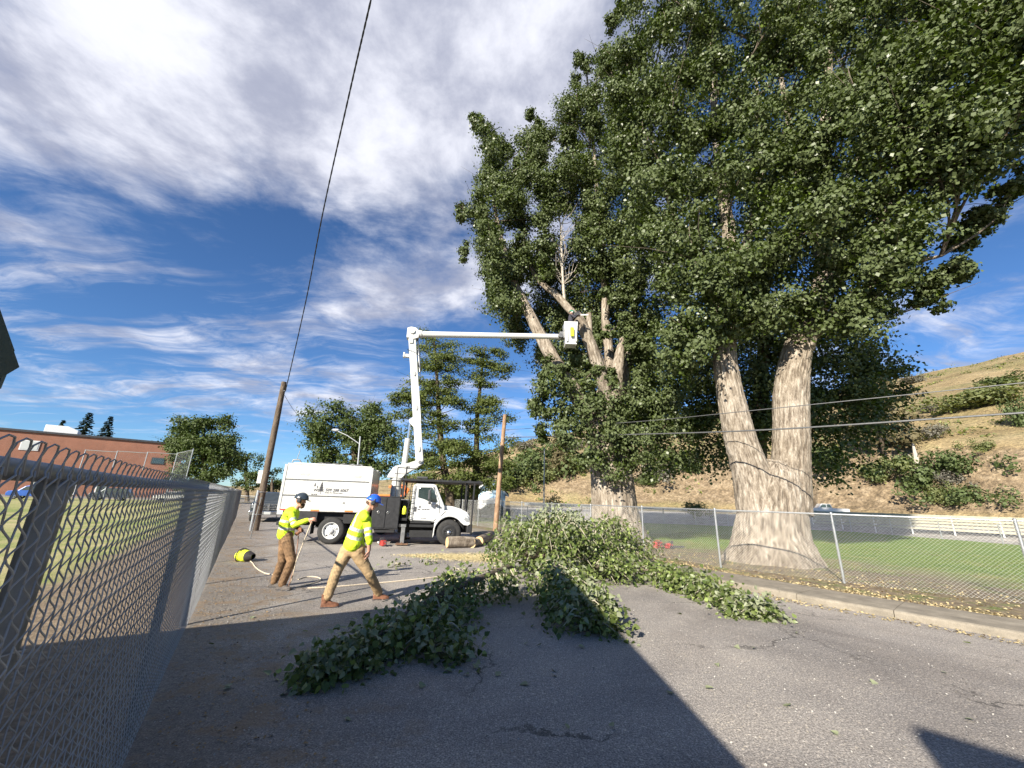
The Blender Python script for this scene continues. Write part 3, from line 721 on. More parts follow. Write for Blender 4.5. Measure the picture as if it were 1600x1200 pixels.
# --- the twin-stemmed cottonwood behind the galvanised fence
def twin_cottonwood():
    B = Vector((9.22, 14.75, .05)); D = 14.75
    root = empty('cottonwood_tree', B, 0, 'huge twin trunked cottonwood with pale furrowed bark behind the galvanised fence', 'tree')
    base = [Vector((B.x, B.y, -.15)), Vector((B.x + .02, B.y, .35)), Vector((B.x + .06, B.y, .95)), at(1207, 800, D), at(1209, 765, D), at(1210, 738, D), at(1211, 722, D)]
    bark_sweep('trunk', base, [1.50, 1.30, 1.14, 1.06, .97, .78, .42], 'cottonwood_bark', root, 260, 130, .055, 2.6, .34, .86, B)
    Lp = [at(1186, 800, D), at(1176, 745, D), at(1158, 690, D), at(1143, 625, D), at(1133, 560, D), at(1136, 490, D + .2), at(1140, 380, D + .6), at(1120, 230, D + .9), at(1110, 60, D + 1)]
    Rp = [at(1232, 800, D), at(1235, 745, D), at(1236, 690, D), at(1236, 620, D), at(1243, 560, D), at(1263, 505, D), at(1290, 430, D + .2), at(1288, 300, D + .3), at(1292, 150, D + 1.), at(1300, 0, D + 1.6), at(1320, -150, D + 2.)]
    bark_sweep('stem', Lp, [.68, .63, .52, .45, .40, .34, .28, .18, .10], 'cottonwood_bark', root, 110, 170, .05, 3.0, None, 1., B)
    bark_sweep('stem', Rp, [.70, .60, .58, .56, .50, .45, .37, .29, .22, .15, .08], 'cottonwood_bark', root, 110, 180, .05, 3.0, None, 1., B)
    limbs = []
    for k, (a, b, c, d_) in enumerate((((1250, 540, D), (1330, 470, D - .8), (1400, 420, D - 2), (1470, 400, D - 3)), ((1265, 500, D), (1350, 380, D - 1), (1450, 250, D - 2.5), (1560, 140, D - 4)),
                              ((1137, 520, D), (1090, 430, D + .4), (1050, 330, D + .6), (1010, 180, D + .8)), ((1290, 420, D), (1250, 280, D + 1.), (1220, 120, D + 1.8), (1190, -40, D + 2)),
                              ((1288, 330, D), (1360, 220, D), (1420, 90, D), (1460, -60, D)), ((1136, 470, D), (1180, 330, D + 1.), (1190, 200, D + 1.8), (1170, 60, D + 2.2)))):
        p = [at(*q) for q in (a, b, c, d_)]; limbs.append(smooth_path(p, [1] * 4, 8)[0]); bark_sweep('limb', p, [.26, .19, .12, .04], 'cottonwood_bark', root, 14, 24, .02, 4, None, 1., B)
    def dep(px, py): return D - max(0, px - 1240) / 360 * 4.6 + (.8 if px < 1080 else 0)
    poly = [(1000, -120), (962, -40), (950, 70), (962, 150), (975, 240), (990, 330), (1010, 430), (1030, 520), (1048, 590), (1085, 580), (1112, 520), (1165, 515), (1200, 500), (1215, 530), (1235, 480), (1285, 485),
            (1290, 535), (1325, 555), (1358, 545), (1380, 500), (1385, 465), (1412, 440), (1410, 405), (1445, 390), (1440, 358), (1475, 320), (1510, 268), (1575, 235), (1640, 120), (1700, -120)]
    cl = clumps(poly, 42, dep, 3.2, lambda px, py: 1.05, 3, seed=5, keep=.97)
    # sprays that stand clear of the outline
    for px, py in ((1500, 424), (1478, 432), (1455, 470), (1525, 352), (1545, 335), (1580, 300), (1590, 285), (955, 40), (952, 100), (968, 10), (1440, 440), (1500, 375)): cl.append((at(px, py, dep(px, py) + .4), .55, .55, .5))
    crown('crown', cl, 980, .138, 'cottonwood_leaf', root, B, 10, .19, .25)
    branches('branches', cl, [smooth_path(Lp, [1] * 9, 30)[0][10:], smooth_path(Rp, [1] * 11, 36)[0][12:]] + limbs, 'cottonwood_bark', root, B, 3, .05)
twin_cottonwood()

def bucket_cottonwood():
    B = Vector((5.25, 19.9, .05)); D = 19.9
    root = empty('cottonwood_tree', B, 0, 'big cottonwood with sawn limbs being pruned from the lift bucket', 'tree')
    base = [Vector((B.x, B.y, -.15)), Vector((B.x - .02, B.y, .4)), at(961, 800, D), at(957, 760, D), at(953, 720, D), at(948, 680, D), at(946, 640, D), at(947, 610, D)]
    bark_sweep('trunk', base, [1.45, 1.22, 1.02, .97, .96, .92, .75, .4], 'cottonwood_bark', root, 130, 110, .085, 2.6, .35, .95, B)
    A = [at(945, 690, D), at(915, 640, D - .2), at(888, 598, D - .3), at(858, 550, D - .2), at(832, 500, D), at(815, 465, D + .2), at(800, 432, D + .4), at(780, 360, D + .6), at(765, 270, D + .8)]
    bark_sweep('limb', A, [.50, .43, .37, .34, .28, .23, .19, .12, .06], 'cottonwood_bark', root, 40, 90, .04, 3.6, None, 1., B)
    Bp = [at(955, 690, D), at(950, 630, D - .3), at(940, 590, D - .7), at(925, 545, D - 1.0), at(911, 512, D - 1.2), at(900, 492, D - 1.35)]
    bark_sweep('sawn_limb', Bp, [.42, .35, .31, .29, .28, .27], 'cottonwood_bark', root, 36, 70, .04, 3.6, None, 1., B, 'cut_wood')
    Bs = [at(922, 535, D - 1.05), at(921, 515, D - 1.1), at(920, 490, D - 1.1)]
    bark_sweep('sawn_stub', Bs, [.15, .15, .14], 'cottonwood_bark', root, 18, 24, .02, 5, None, 1., B, 'cut_wood')
    bark_sweep('limb', [at(948, 640, D), at(944, 585, D - .5), at(932, 550, D - .2), at(922, 524, D + .3)], [.3, .22, .19, .14], 'cottonwood_bark', root, 24, 40, .03, 4, None, 1., B)
    bark_sweep('broken_limb', [at(957, 660, D - .2), at(962, 610, D - .5), at(966, 570, D - .6), at(972, 528, D - .6)], [.40, .36, .30, .10], 'cottonwood_bark', root, 30, 50, .06, 4, None, 1., B)
    E_ = [at(955, 640, D + .3), at(952, 560, D + .5), at(946, 500, D + .6), at(944, 440, D + .8), at(935, 330, D + 1), at(925, 200, D + 1.2), at(915, 100, D + 1.3)]
    bark_sweep('limb', E_, [.34, .26, .22, .18, .13, .09, .05], 'cottonwood_bark', root, 32, 70, .04, 3.6, None, 1., B)
    G_ = [at(975, 620, D + .4), at(985, 540, D + .5), at(990, 500, D + .5), at(1000, 400, D + .8), at(995, 280, D + 1)]
    bark_sweep('limb', G_, [.22, .20, .17, .12, .05], 'cottonwood_bark', root, 28, 60, .04, 3.6, None, 1., B)
    H_ = [at(918, 512, D - .3), at(893, 487, D + .2), at(868, 460, D + .4), at(842, 438, D + .5), at(820, 400, D + .7)]
    bark_sweep('limb', H_, [.20, .21, .19, .15, .06], 'cottonwood_bark', root, 22, 40, .025, 4, None, 1., B)
    mb = MB()                                      # the bare dead top in the middle of the crown
    rs = random.Random(4); s0 = [at(882, 472, D + .3), at(879, 430, D + .3), at(877, 380, D + .3), at(874, 330, D + .3)]
    P, R = smooth_path(s0, [.09, .075, .05, .015], 14); mb.tube([q - B for q in P], R, 6)
    for k in range(46):
        p = P[rs.randrange(3, 13)]; e = p + Vector((rs.uniform(-1.4, 1.4), rs.uniform(-1, 1), rs.uniform(.3, 2.2))); m_ = p.lerp(e, .5) + Vector((rs.uniform(-.2, .2), 0, -.15)); mb.tube([p - B, m_ - B, e - B], [.026, .018, .006], 4, cap=False)
    mb.build('dead_branches', 'dead_wood', root, True)
    top = [(735, 340), (755, 268), (752, 205), (772, 200), (800, 262), (812, 275), (834, 190), (850, 195), (868, 225), (896, 102), (945, 88), (985, 130), (1005, 260), (1010, 400), (1040, 560), (985, 560), (975, 470), (930, 440), (905, 400), (880, 300), (862, 420), (815, 425), (800, 470), (805, 505), (785, 500), (770, 440), (742, 402)]
    cl = clumps(top, 33, D + .7, 3.0, 1.02, 4, seed=9)
    back = [(760, 400), (960, 400), (1030, 560), (1040, 650), (880, 650), (845, 560), (785, 528)]
    cl += clumps(back, 33, D + 3.0, 1.5, 1.1, 3, seed=12)
    skirt = [(838, 610), (850, 572), (900, 600), (935, 640), (990, 600), (1050, 575), (1075, 680), (1040, 735), (985, 742), (930, 738), (905, 705), (860, 690), (832, 655)]
    cl += clumps(skirt, 34, D - 1.2, 1.2, .85, 2, seed=15)
    for px, py in ((948, 455), (950, 520), (990, 470), (930, 575), (985, 535), (962, 470), (1000, 590), (930, 620), (900, 560), (975, 500), (955, 590), (1010, 540), (880, 575), (915, 600)): cl.append((at(px, py, D - .9), .42, .42, .5))
    for px, py in ((742, 190), (755, 196), (832, 182), (838, 200), (905, 92), (918, 100), (900, 125), (716, 330), (835, 640), (846, 676), (812, 262), (790, 235), (728, 395)): cl.append((at(px, py, D + .3), .5, .5, .75))
    crown('crown', cl, 860, .138, 'cottonwood_leaf', root, B, 10, .19, .25)
    branches('branches', cl, [smooth_path(q, [1] * len(q), 20)[0] for q in (A, E_, G_, H_)], 'cottonwood_bark', root, B, 3, .045)
bucket_cottonwood()

def simple_tree(name, label, trunk, rad, polys, step, depth, spread, cr, per, ls, leafm, barkm, layers=2, subs=7, sig=.3, flat=.8, seed=1, keep=1., group=None, br=.05):
    B = Vector(trunk[0]); root = empty(name, B, 0, label, 'tree', group)
    bark_sweep('trunk', trunk, rad, barkm, root, 18, 40, .04, 3, None, 1., B)
    cl = []
    for i, p in enumerate(polys): cl += clumps(p, step, depth, spread, cr, layers, flat, seed=seed + i, keep=keep)
    crown('crown', cl, per, ls, leafm, root, B, subs, sig)
    branches('branches', cl, [smooth_path(trunk, rad, 24)[0][8:]], barkm, root, B, 1, br, seed)
    return root
def gz(px, y): q = at(px, 790, y); return Vector((q.x, q.y, -.1))
# a third cottonwood farther back fills the gap behind the two big trunks
D3 = 25.5
simple_tree('cottonwood_tree', 'shaded cottonwood standing behind the twin trunks, its low leaves dark', [gz(1185, D3), at(1185, 740, D3), at(1188, 640, D3), at(1195, 500, D3), at(1200, 380, D3)], [.6, .5, .42, .3, .12],
    [[(1010, 600), (1040, 520), (1150, 480), (1300, 470), (1390, 520), (1412, 600), (1385, 660), (1345, 705), (1325, 752), (1290, 745), (1255, 700), (1180, 705), (1120, 720), (1060, 742), (1010, 720), (995, 650)]], 33, D3, 2.8, 1.35, 420, .21, 'cottonwood_leaf', 'dark_bark', 2, seed=21, br=.022)
# feathery locusts behind the truck
DL = 33.
simple_tree('locust_tree', 'tall airy locust tree right behind the raised boom', [gz(708, DL), at(702, 770, DL), at(692, 720, DL), at(686, 650, DL), at(682, 580, DL), at(678, 520, DL)], [.42, .34, .27, .20, .12, .04],
    [[(658, 520), (680, 506), (700, 528), (735, 552), (712, 580), (732, 612), (735, 632), (700, 648), (622, 656), (612, 618), (645, 600), (655, 570)], [(622, 700), (640, 668), (690, 655), (722, 668), (735, 700), (730, 765), (640, 768), (618, 740)]],
    18, DL, 2.8, .95, 420, .150, 'locust_leaf', 'dark_bark', 2, 8, .30, .50, 31, .92)
simple_tree('locust_tree', 'second airy locust tree, between the boom and the wooden pole', [gz(738, DL + 1.5), at(742, 770, DL + 1.5), at(744, 720, DL + 1.5), at(746, 650, DL + 1.5), at(752, 590, DL + 1.5), at(758, 540, DL + 1.5)], [.40, .32, .26, .18, .11, .04],
    [[(725, 545), (760, 532), (803, 545), (795, 585), (770, 605), (800, 640), (790, 662), (725, 665), (722, 625), (740, 600)], [(715, 690), (745, 672), (802, 684), (800, 762), (716, 768)]],
    18, DL + 1.5, 2.7, .92, 420, .150, 'locust_leaf', 'dark_bark', 2, 8, .30, .50, 41, .90)
DM = 44.
simple_tree('maple_tree', 'round dark green maple behind the white truck box', [gz(555, DM), at(556, 740, DM), at(553, 690, DM), at(550, 650, DM)], [.45, .4, .3, .1],
    [[(476, 690), (490, 655), (530, 634), (575, 636), (612, 650), (626, 690), (622, 735), (585, 752), (520, 742), (488, 725)]], 22, DM, 3.2, 1.35, 430, .25, 'maple_leaf', 'dark_bark', 3, seed=51)
DP = 62.
simple_tree('maple_tree', 'rounded green tree beside the brick building', [gz(318, DP), at(319, 745, DP), at(319, 700, DP), at(318, 665, DP)], [.4, .35, .25, .1],
    [[(266, 700), (272, 672), (292, 648), (310, 660), (335, 652), (352, 660), (369, 690), (362, 730), (348, 762), (285, 765), (275, 735)]], 18, DP, 3.6, 1.45, 430, .32, 'maple_leaf', 'dark_bark', 3, seed=61)
DQ = 80.
simple_tree('maple_tree', 'dark rounded tree left of the leaning pole', [gz(385, DQ), at(385, 745, DQ), at(385, 720, DQ)], [.4, .3, .1], [[(355, 740), (366, 716), (388, 707), (408, 718), (414, 745), (410, 768), (362, 768)]], 16, DQ, 3., 1.45, 320, .34, 'maple_leaf', 'dark_bark', 2, seed=71)
simple_tree('maple_tree', 'low dark tree showing between the pole and the truck box', [gz(425, DQ), at(425, 760, DQ), at(425, 748, DQ)], [.3, .25, .1], [[(410, 748), (424, 738), (442, 742), (448, 768), (408, 770)]], 14, DQ + 4, 2., 1.3, 320, .34, 'maple_leaf', 'dark_bark', 2, seed=81)

def conifer(px, pyt, pyb, wpx, D, label, seed):
    top = at(px, pyt, D); bot = at(px, 775, D); bot.z = -.1; root = empty('conifer_tree', bot, 0, label, 'tree', 'conifers behind the brick building'); rs = random.Random(seed)
    hgt = top.z - bot.z; W = wpx / FPX * D * .62; P = []; N = []
    mb = MB(); mb.tube([(0, 0, 0), (0, 0, hgt * .5), (0, 0, hgt)], [.3, .16, .02], 8); mb.build('trunk', 'dark_bark', root, True)
    for k in range(34):
        z = hgt * (.22 + .77 * (k / 33) ** .9); R = W * (1 - (z / hgt - .2) / .82) ** .85 + .15
        for j in range(9):
            a = rs.random() * 6.28; L = R * rs.uniform(.7, 1.12); n_ = int(16 + 20 * L / W)
            t_ = np.sqrt(rng.random(n_)) * L; w_ = .16 + .22 * t_
            P.append(np.column_stack([np.cos(a) * t_ + rng.normal(0, .25, n_) * w_, np.sin(a) * t_ + rng.normal(0, .25, n_) * w_, z - .28 * t_ + .1 * rng.normal(0, .5, n_)])); N.append(unit(np.column_stack([rng.normal(0, .5, (n_, 2)), np.ones(n_)])))
    P = np.concatenate(P); leaf_quads('crown', P, np.concatenate(N), .42 * rng.uniform(.6, 1.2, len(P)), 'conifer_leaf', root)
conifer(58, 655, 700, 22, 105, 'small dark conifer nearest the white rooftop unit', 1); conifer(97, 643, 700, 46, 100, 'widest dark conifer rising over the brick roof', 2); conifer(134, 649, 700, 34, 102, 'right hand dark conifer over the brick roof', 3)

# bushes and scrub on the hillside
def bush_proto(n, m, lump, seed, ls):
    r_ = np.random.default_rng(seed); C = r_.normal(size=(lump, 3)) * np.array([.30, .30, .18]) + np.array([0, 0, .42]); k = n // lump
    off = unit(r_.normal(size=(lump, k, 3))) * (r_.random((lump, k, 1)) ** .4) * .28; P = (C[:, None] + off).reshape(-1, 3); P[:, 2] = np.abs(P[:, 2])
    N = unit(unit(off).reshape(-1, 3) + r_.normal(size=P.shape) * .5 + np.array([0, 0, .3])); tone = np.clip(np.repeat(r_.random(lump), k) * .5 + r_.random(len(P)) * .5, 0, 1)
    o = leaf_quads('bush', P, N, ls * r_.uniform(.6, 1.3, len(P)), m, None, tone); me = o.data; bpy.data.objects.remove(o); return me
BUSH = {k: [bush_proto(1500, m, 13, s, .075) for s in (1, 2)] for k, m in (('green', 'bush_leaf'), ('pale', 'bush_leaf_pale'), ('sage', 'sage_leaf'), ('pine', 'pine_leaf'))}
def bush(px, py, wpx, hpx, kind, label, i, pos=None):
    p = pos or hill_hit(px, py); D = (p - Vector(CAM)).dot(Vector(_f)); s = D / FPX
    o = bpy.data.objects.new('bush', BUSH[kind][i % 2]); col.objects.link(o); o.location = p - Vector((0, 0, .12 * hpx * s)); w = wpx * s
    o.scale = (w * .92, w * .8, hpx * s * 1.25); o.rotation_euler = (0, 0, i * 1.9); tag(o, label, 'bush', 'bushes on the hillside')
for i, b in enumerate(((835, 752, 78, 62, 'green', 'dark green bush left of the brown pine on the slope'), (800, 765, 66, 40, 'green', 'dark green bush just right of the wooden pole'), (868, 728, 62, 46, 'green', 'dark bush highest in the clump by the brown pine'),
    (850, 757, 56, 30, 'pale', 'pale green bush under the brown pine'), (905, 738, 60, 34, 'pale', 'pale bush between the brown pine and the pruned trunk'), (818, 704, 52, 18, 'sage', 'grey scrub on the crest left of the pruned trunk'), (895, 705, 40, 22, 'sage', 'grey scrub above the bank beside the brown pine'),
    (1030, 752, 64, 34, 'sage', 'grey brown scrub right of the pruned trunk'), (1010, 762, 40, 26, 'green', 'small green bush at the top of the cut bank'), (1082, 742, 50, 36, 'green', 'green bush left of the twin trunk on the bank'), (1300, 735, 70, 50, 'green', 'green bush directly right of the twin trunk'),
    (1372, 752, 62, 34, 'pale', 'yellow green bush low on the slope near the white snags'), (1408, 738, 44, 32, 'green', 'green bush left of the taller white snag'), (1442, 770, 66, 52, 'green', 'large green bush below the white snags'), (1490, 745, 66, 48, 'green', 'green bush right of the shorter white snag'),
    (1470, 790, 40, 34, 'pale', 'bright yellow green bush beside the dark round bush'), (1520, 795, 66, 42, 'green', 'dark round bush above the bleachers'), (1492, 760, 40, 22, 'sage', 'grey dead scrub above the dark round bush'), (1502, 642, 78, 30, 'pale', 'wide yellow green bush high on the hill under the upper wire'),
    (1555, 632, 90, 34, 'pale', 'spreading yellow green thicket high on the hill by the right edge'), (1575, 606, 64, 22, 'green', 'darker green thicket nearest the hill crest'), (1596, 668, 40, 50, 'green', 'dark bush at the right edge below the lower wire'), (1458, 684, 40, 22, 'sage', 'grey scrub in the middle of the slope'),
    (1540, 706, 34, 20, 'pale', 'small lone green bush on open dry grass'), (1452, 645, 26, 16, 'sage', 'small grey scrub near the hill crest'), (1425, 600, 40, 14, 'sage', 'low scrub on the skyline beside the tall crown'), (1420, 690, 46, 30, 'sage', 'brown scrub right of the brown pine by the tall crown'))): bush(*b[:5], b[5], i)
bush(1130, 790, 36, 28, 'green', 'small bush sprouting left of the twin trunk behind the field', 40, Vector((20., 44., .7)))
bush(873, 800, 30, 28, 'green', 'small round tree like bush in front of the cut bank', 41, Vector((5.4, 52., .3)))
bush(690, 790, 70, 60, 'pale', 'pale green shrubs under the first locust tree', 42, Vector((-5.2, 35.5, -.1))); bush(735, 790, 50, 60, 'pale', 'pale green shrubs under the second locust tree', 43, Vector((-4.5, 38., -.1))); bush(640, 790, 60, 40, 'green', 'green shrubs behind the truck cab roof', 44, Vector((-8.6, 36., -.1)))
def hill_pine(px, py0, py1, wpx, label, seed):
    p = hill_hit(px, py0); D = p.y; root = empty('pine_tree', p, 0, label, 'tree'); top = at(px, py1, D) - p; h = top.z; W = wpx / FPX * D / 2; rs = random.Random(seed)
    mb = MB(); mb.tube([(0, 0, -1), (.2, 0, h * .5), (top.x, 0, h)], [.32, .22, .04], 8); mb.build('trunk', 'dark_bark', root, True); P = []; N = []
    for k in range(90):
        z = h * rs.uniform(.12, 1); R = W * (1.1 - .75 * (z / h)) * rs.uniform(.4, 1.1); a = rs.random() * 6.28; c = np.array([math.cos(a) * R, math.sin(a) * R, z]); q = rng.normal(size=(60, 3)) * np.array([.16, .16, .09]) * W; P.append(c + q); N.append(unit(q + np.array([0, 0, .2])))
    P = np.concatenate(P); leaf_quads('crown', P, np.concatenate(N), W * .12 * rng.uniform(.6, 1.3, len(P)), 'pine_leaf', root)
hill_pine(875, 748, 676, 34, 'brown half dead pine on the slope left of the pruned trunk', 5); hill_pine(1382, 712, 588, 84, 'brownish pine beside the dark crown edge on the hill', 6)
for i, (px, y0, y1, lab) in enumerate(((1433, 740, 692, 'taller white dead snag on the slope'), (1449, 742, 722, 'shorter white dead snag on the slope'))):
    p = hill_hit(px, y0); q = at(px - 7, y1, p.y) - p; o = empty('dead_snag', p, 0, lab, 'dead tree', 'dead snags on the slope'); mb = MB(); mb.tube([(0, 0, -1), q * .5 + Vector((.2, 0, 0)), q], [.42, .33, .1], 8); mb.build('trunk', 'dead_wood', o, True); mb = MB(); mb.tube([q * .4, q * .4 + Vector((-.9, 0, 1.0))], [.16, .04], 6); mb.build('branch', 'dead_wood', o, True)
# scrub too small to pick apart
P = []
for i in range(420):
    a = math.radians(random.uniform(-4, 54)); r = random.uniform(95, 260); c = np.array([r * math.sin(a), r * math.cos(a), 0]); c[2] = hill_z(c[0], c[1]) + .2; P.append(c + rng.normal(size=(26, 3)) * np.array([.8, .8, .35]) * random.uniform(.6, 1.6))
P = np.concatenate(P); tag(leaf_quads('hill_scrub', P, unit(rng.normal(size=P.shape) + np.array([0, 0, .6])), rng.uniform(.25, .7, len(P)), 'bush_leaf_pale'), 'low scrub and tufts dotted over the dry hillside', 'scrub', kind='stuff')
# ------------------------------------------------------------------ the bucket truck
mat('white_paint', (.53, .525, .50), .38, 0, .16, 2.5, spec=.5, coat=.2, stretch=(1.6, 1.6, .45)); mat('white_gloss', (.58, .58, .57), .25, 0, .03, 4, coat=.5)
mat('black_steel', (.022, .022, .024), .55, .2, .35, 7); mat('black_rubber', (.028, .027, .026), .85, 0, .35, 9, bump=.3, bscale=30)
mat('chassis_black', (.014, .014, .015), .7, .1, .4, 8); mat('rim_white', (.66, .66, .64), .4, .1, .08, 9); mat('chrome', (.62, .62, .62), .22, .95, .1, 6)
mat('dark_glass', (.03, .045, .045), .06, 0, .2, 2, spec=.9, coat=1.); mat('red_lamp', (.50, .05, .03), .3, 0, .15, 20); mat('amber_lamp', (.62, .20, .06), .35, 0, .15, 20)
mat('grey_decal', (.42, .41, .38), .6, 0, .15, 12); mat('ink', (.05, .05, .055), .6, 0, .1, 9); mat('steel_grey', (.22, .22, .22), .5, .6, .25, 9)
mat('lamp_glass', (.35, .36, .37), .12, .3, .1, 12, coat=1.); mat('cylinder_rod', (.7, .7, .7), .18, 1., .05, 5); mat('seam', (.16, .16, .155), .7, 0, .1, 10)
mat('orange_paint', (.78, .20, .045), .45, 0, .12, 5); mat('hi_yellow', (.78, .86, .04), .7, 0, .1, 8); mat('rusty', (.16, .09, .055), .85, .2, .4, 14)
mat('dark_paint', (.05, .06, .068), .3, .2, .2, 3, coat=.6); mat('blue_paint', (.03, .10, .38), .3, .1, .15, 3, coat=.6); mat('plate', (.55, .57, .55), .5, 0, .1, 20)
def text(body, size, loc, rot, m, parent, name='lettering', depth=.002, align='LEFT', shear=0.):
    cu = bpy.data.curves.new(name, 'FONT'); cu.body = body; cu.size = size; cu.extrude = depth; cu.align_x = align; cu.shear = shear; cu.resolution_u = 2; cu.offset = size * .035
    t_ = bpy.data.objects.new('tmp', cu); col.objects.link(t_); dg = bpy.context.evaluated_depsgraph_get()
    me = bpy.data.meshes.new_from_object(t_.evaluated_get(dg)); bpy.data.objects.remove(t_); me.materials.clear(); me.materials.append(MATS[m])
    o = bpy.data.objects.new(name, me); col.objects.link(o); o.location = loc; o.rotation_euler = rot; o.parent = parent; return o
def wheel(parent, loc, side, r=.49, w=.27, rim='rim_white', dish=.09, name='wheel'):
    """side -1: outer face looks to -y"""
    e = bpy.data.objects.new(name, None); col.objects.link(e); e.parent = parent; e.location = loc; e.empty_display_size = .1
    M = Matrix.Rotation(math.pi / 2 * (1 if side < 0 else -1), 4, 'X')
    mb = MB(); mb.lathe([(r * .60, -w / 2), (r * .80, -w / 2 - .012), (r * .93, -w / 2 + .012), (r * .985, -w / 2 + .05), (r, -w * .2), (r, w * .2), (r * .985, w / 2 - .05), (r * .93, w / 2 - .012), (r * .80, w / 2 + .012), (r * .60, w / 2)], 36, M, caps=False); mb.build('tyre', 'black_rubber', e, True)
    mb = MB(); f = w / 2; mb.lathe([(r * .61, f - .02), (r * .61, f + .008), (r * .57, f + .006), (r * .53, f - dish), (r * .34, f - dish * .75), (r * .30, f - dish * .4), (.001, f - dish * .4)], 32, M, caps=False); rm = mb.build('rim', rim, e, True)
    mb = MB(); mb.lathe([(r * .20, f - dish * .5), (r * .19, f + .03), (r * .12, f + .06), (.001, f + .065)], 20, M); mb.build('hub', 'white_gloss' if rim == 'rim_white' else 'chrome', e, True)
    for k in range(5):
        q = k * math.tau / 5 + .3; c = M @ Vector((math.cos(q) * r * .435, math.sin(q) * r * .435, f - dish * .86)); d = M @ Vector((0, 0, 1)); mb = MB(); mb.cyl(c - d * .01, c + d * .012, r * .06, n=10); mb.build('hand_hole', 'chassis_black', rm)
    for k in range(10):
        q = k * math.tau / 10; c = M @ Vector((math.cos(q) * r * .26, math.sin(q) * r * .26, f - dish * .4)); d = M @ Vector((0, 0, 1)); mb = MB(); mb.cyl(c, c + d * .03, .014, n=6); mb.build('wheel_nut', 'chrome', rm)
    return e
def bucket_truck():
    T = empty('bucket_truck', (-6.67, 16.0, 0), math.atan2(.196, .98), 'white forestry bucket truck with chip box and raised boom', 'truck')
    W = 2.42; X = lambda s: s
    def part(name, m, fn, bevel=0., parent=T, smooth=False): mb = MB(); fn(mb); return mb.build(name, m, parent, smooth, bevel)
    # chassis
    def chassis(mb):
        for y in (.78, 1.64): mb.box((1.6, y, .74), (6.9, .09, .24))
        for x in (-1.4, -.2, 1.2, 2.6, 4.2): mb.box((x, 1.21, .74), (.1, .9, .16))
        mb.box((.0, 1.21, .50), (.22, 1.9, .22)); mb.box((4.44, 1.21, .46), (.16, 1.9, .14)); mb.box((3.1, 1.21, .62), (1.4, .7, .45)); mb.box((1.9, 1.21, .45), (.1, .1, .1))
    part('chassis', 'chassis_black', chassis, .01)
    # chip box with its three pressed side panels
    box = part('chip_box', 'white_paint', lambda mb: mb.prism([(-1.96, 1.15), (1.27, 1.15), (1.27, 2.84), (-1.93, 2.84)], .02, W - .02), .02)
    for k, (z0, z1) in enumerate(((1.17, 1.700), (1.745, 2.285), (2.33, 2.87))):
        for y in (0.0, W): part('side_panel', 'white_paint', lambda mb: mb.prism([(-1.985, z0), (1.285, z0), (1.285, z1), (-1.985 + .02 * (k == 2), z1)], y - .012, y + .012), .008, box)
        part('rear_panel', 'white_paint', lambda mb: mb.box((-1.985, W / 2, (z0 + z1) / 2), (.03, W - .06, z1 - z0)), .006, box)
    for z in (1.722, 2.307): part('panel_seam', 'seam', lambda mb: mb.box((-.35, -.004, z), (3.1, .02, .014)), 0, box)
    for x in (-1.93, 1.23): part('corner_post', 'white_paint', lambda mb: mb.box((x, -.016, 2.02), (.09, .03, 1.70)), .008, box)
    for y in (.05, W - .05): part('top_rail', 'white_paint', lambda mb: mb.box((-.35, y, 2.90), (3.1, .1, .05)), .012, box)
    part('top_cover', 'white_paint', lambda mb: mb.prism([(-1.88, 2.86), (1.2, 2.84), (1.1, 2.93), (-1.70, 2.97)], .12, W - .12), .02, box)
    part('rear_light_bar', 'steel_grey', lambda mb: (mb.tube([(-1.85, .3, 2.97), (-1.82, .3, 3.07), (-1.60, .3, 3.08), (-1.52, .3, 2.97)], .025, 8), mb.cyl((-1.70, .3, 3.06), (-1.64, .3, 3.44), .012, n=6)), 0, box, True)
    part('rope_bundle', 'steel_grey', lambda mb: mb.tube([(-.9 + .1 * k, .35 + .05 * math.sin(k * 1.7), 2.98 + .02 * math.sin(k * 2.1)) for k in range(18)], .03, 6), 0, box, True)
    for x0, z in ((-1.42, 2.52), (.50, 2.50)): part('vent', 'grey_decal', lambda mb: mb.prism([(x0, z - .035), (x0 + .32, z - .035), (x0 + .40, z + .04), (x0 + .10, z + .04)], -.020, -.012), 0, box)
    for x in (-1.72, -.66, .56): part('marker_lamp', 'amber_lamp' if x > -1 else 'red_lamp', lambda mb: mb.box((x, -.014, 1.205), (.30, .016, .055)), .004, box)
    part('licence_plate', 'plate', lambda mb: mb.box((-1.86, -.014, 1.12), (.20, .012, .17)), .004, box)
    # lettering and the little trees of the emblem on the side
    rt = (math.pi / 2, 0, 0)
    text('509 288 6067', .150, (-.40, -.014, 1.915), rt, 'ink', box, shear=.15); text('serving the Palouse region', .062, (-.42, -.014, 1.845), rt, 'ink', box, shear=.1)
    text('WC', .14, (-.83, -.014, 1.90), rt, 'ink', box); text('BLADE', .07, (-.88, -.014, 1.765), rt, 'ink', box)
    def pine(mb, x, z, h):
        mb.box((x, -.014, z + h * .2), (.016, .006, h * .4))
        for k in range(5):
            w_ = h * .30 * (1 - k * .17); zz = z + h * (.22 + k * .15); mb.prism([(x - w_, zz), (x + w_ * .9, zz + h * .015), (x + .01, zz + h * .25)], -.017, -.012)
    part('emblem_tree', 'ink', lambda mb: pine(mb, -.555, 1.80, .44), 0, box); part('emblem_tree', 'ink', lambda mb: pine(mb, -.80, 2.06, .16), 0, box); part('emblem_tree', 'ink', lambda mb: pine(mb, -.70, 2.02, .11), 0, box)
    text('N', .09, (.30, -.014, 1.47), rt, 'ink', box)
    # under the box
    part('mudguard', 'black_steel', lambda mb: (mb.box((-1.0, .12, .98), (.9, .2, .36)), mb.box((-.72, .3, .62), (.02, .5, .55))), .01)
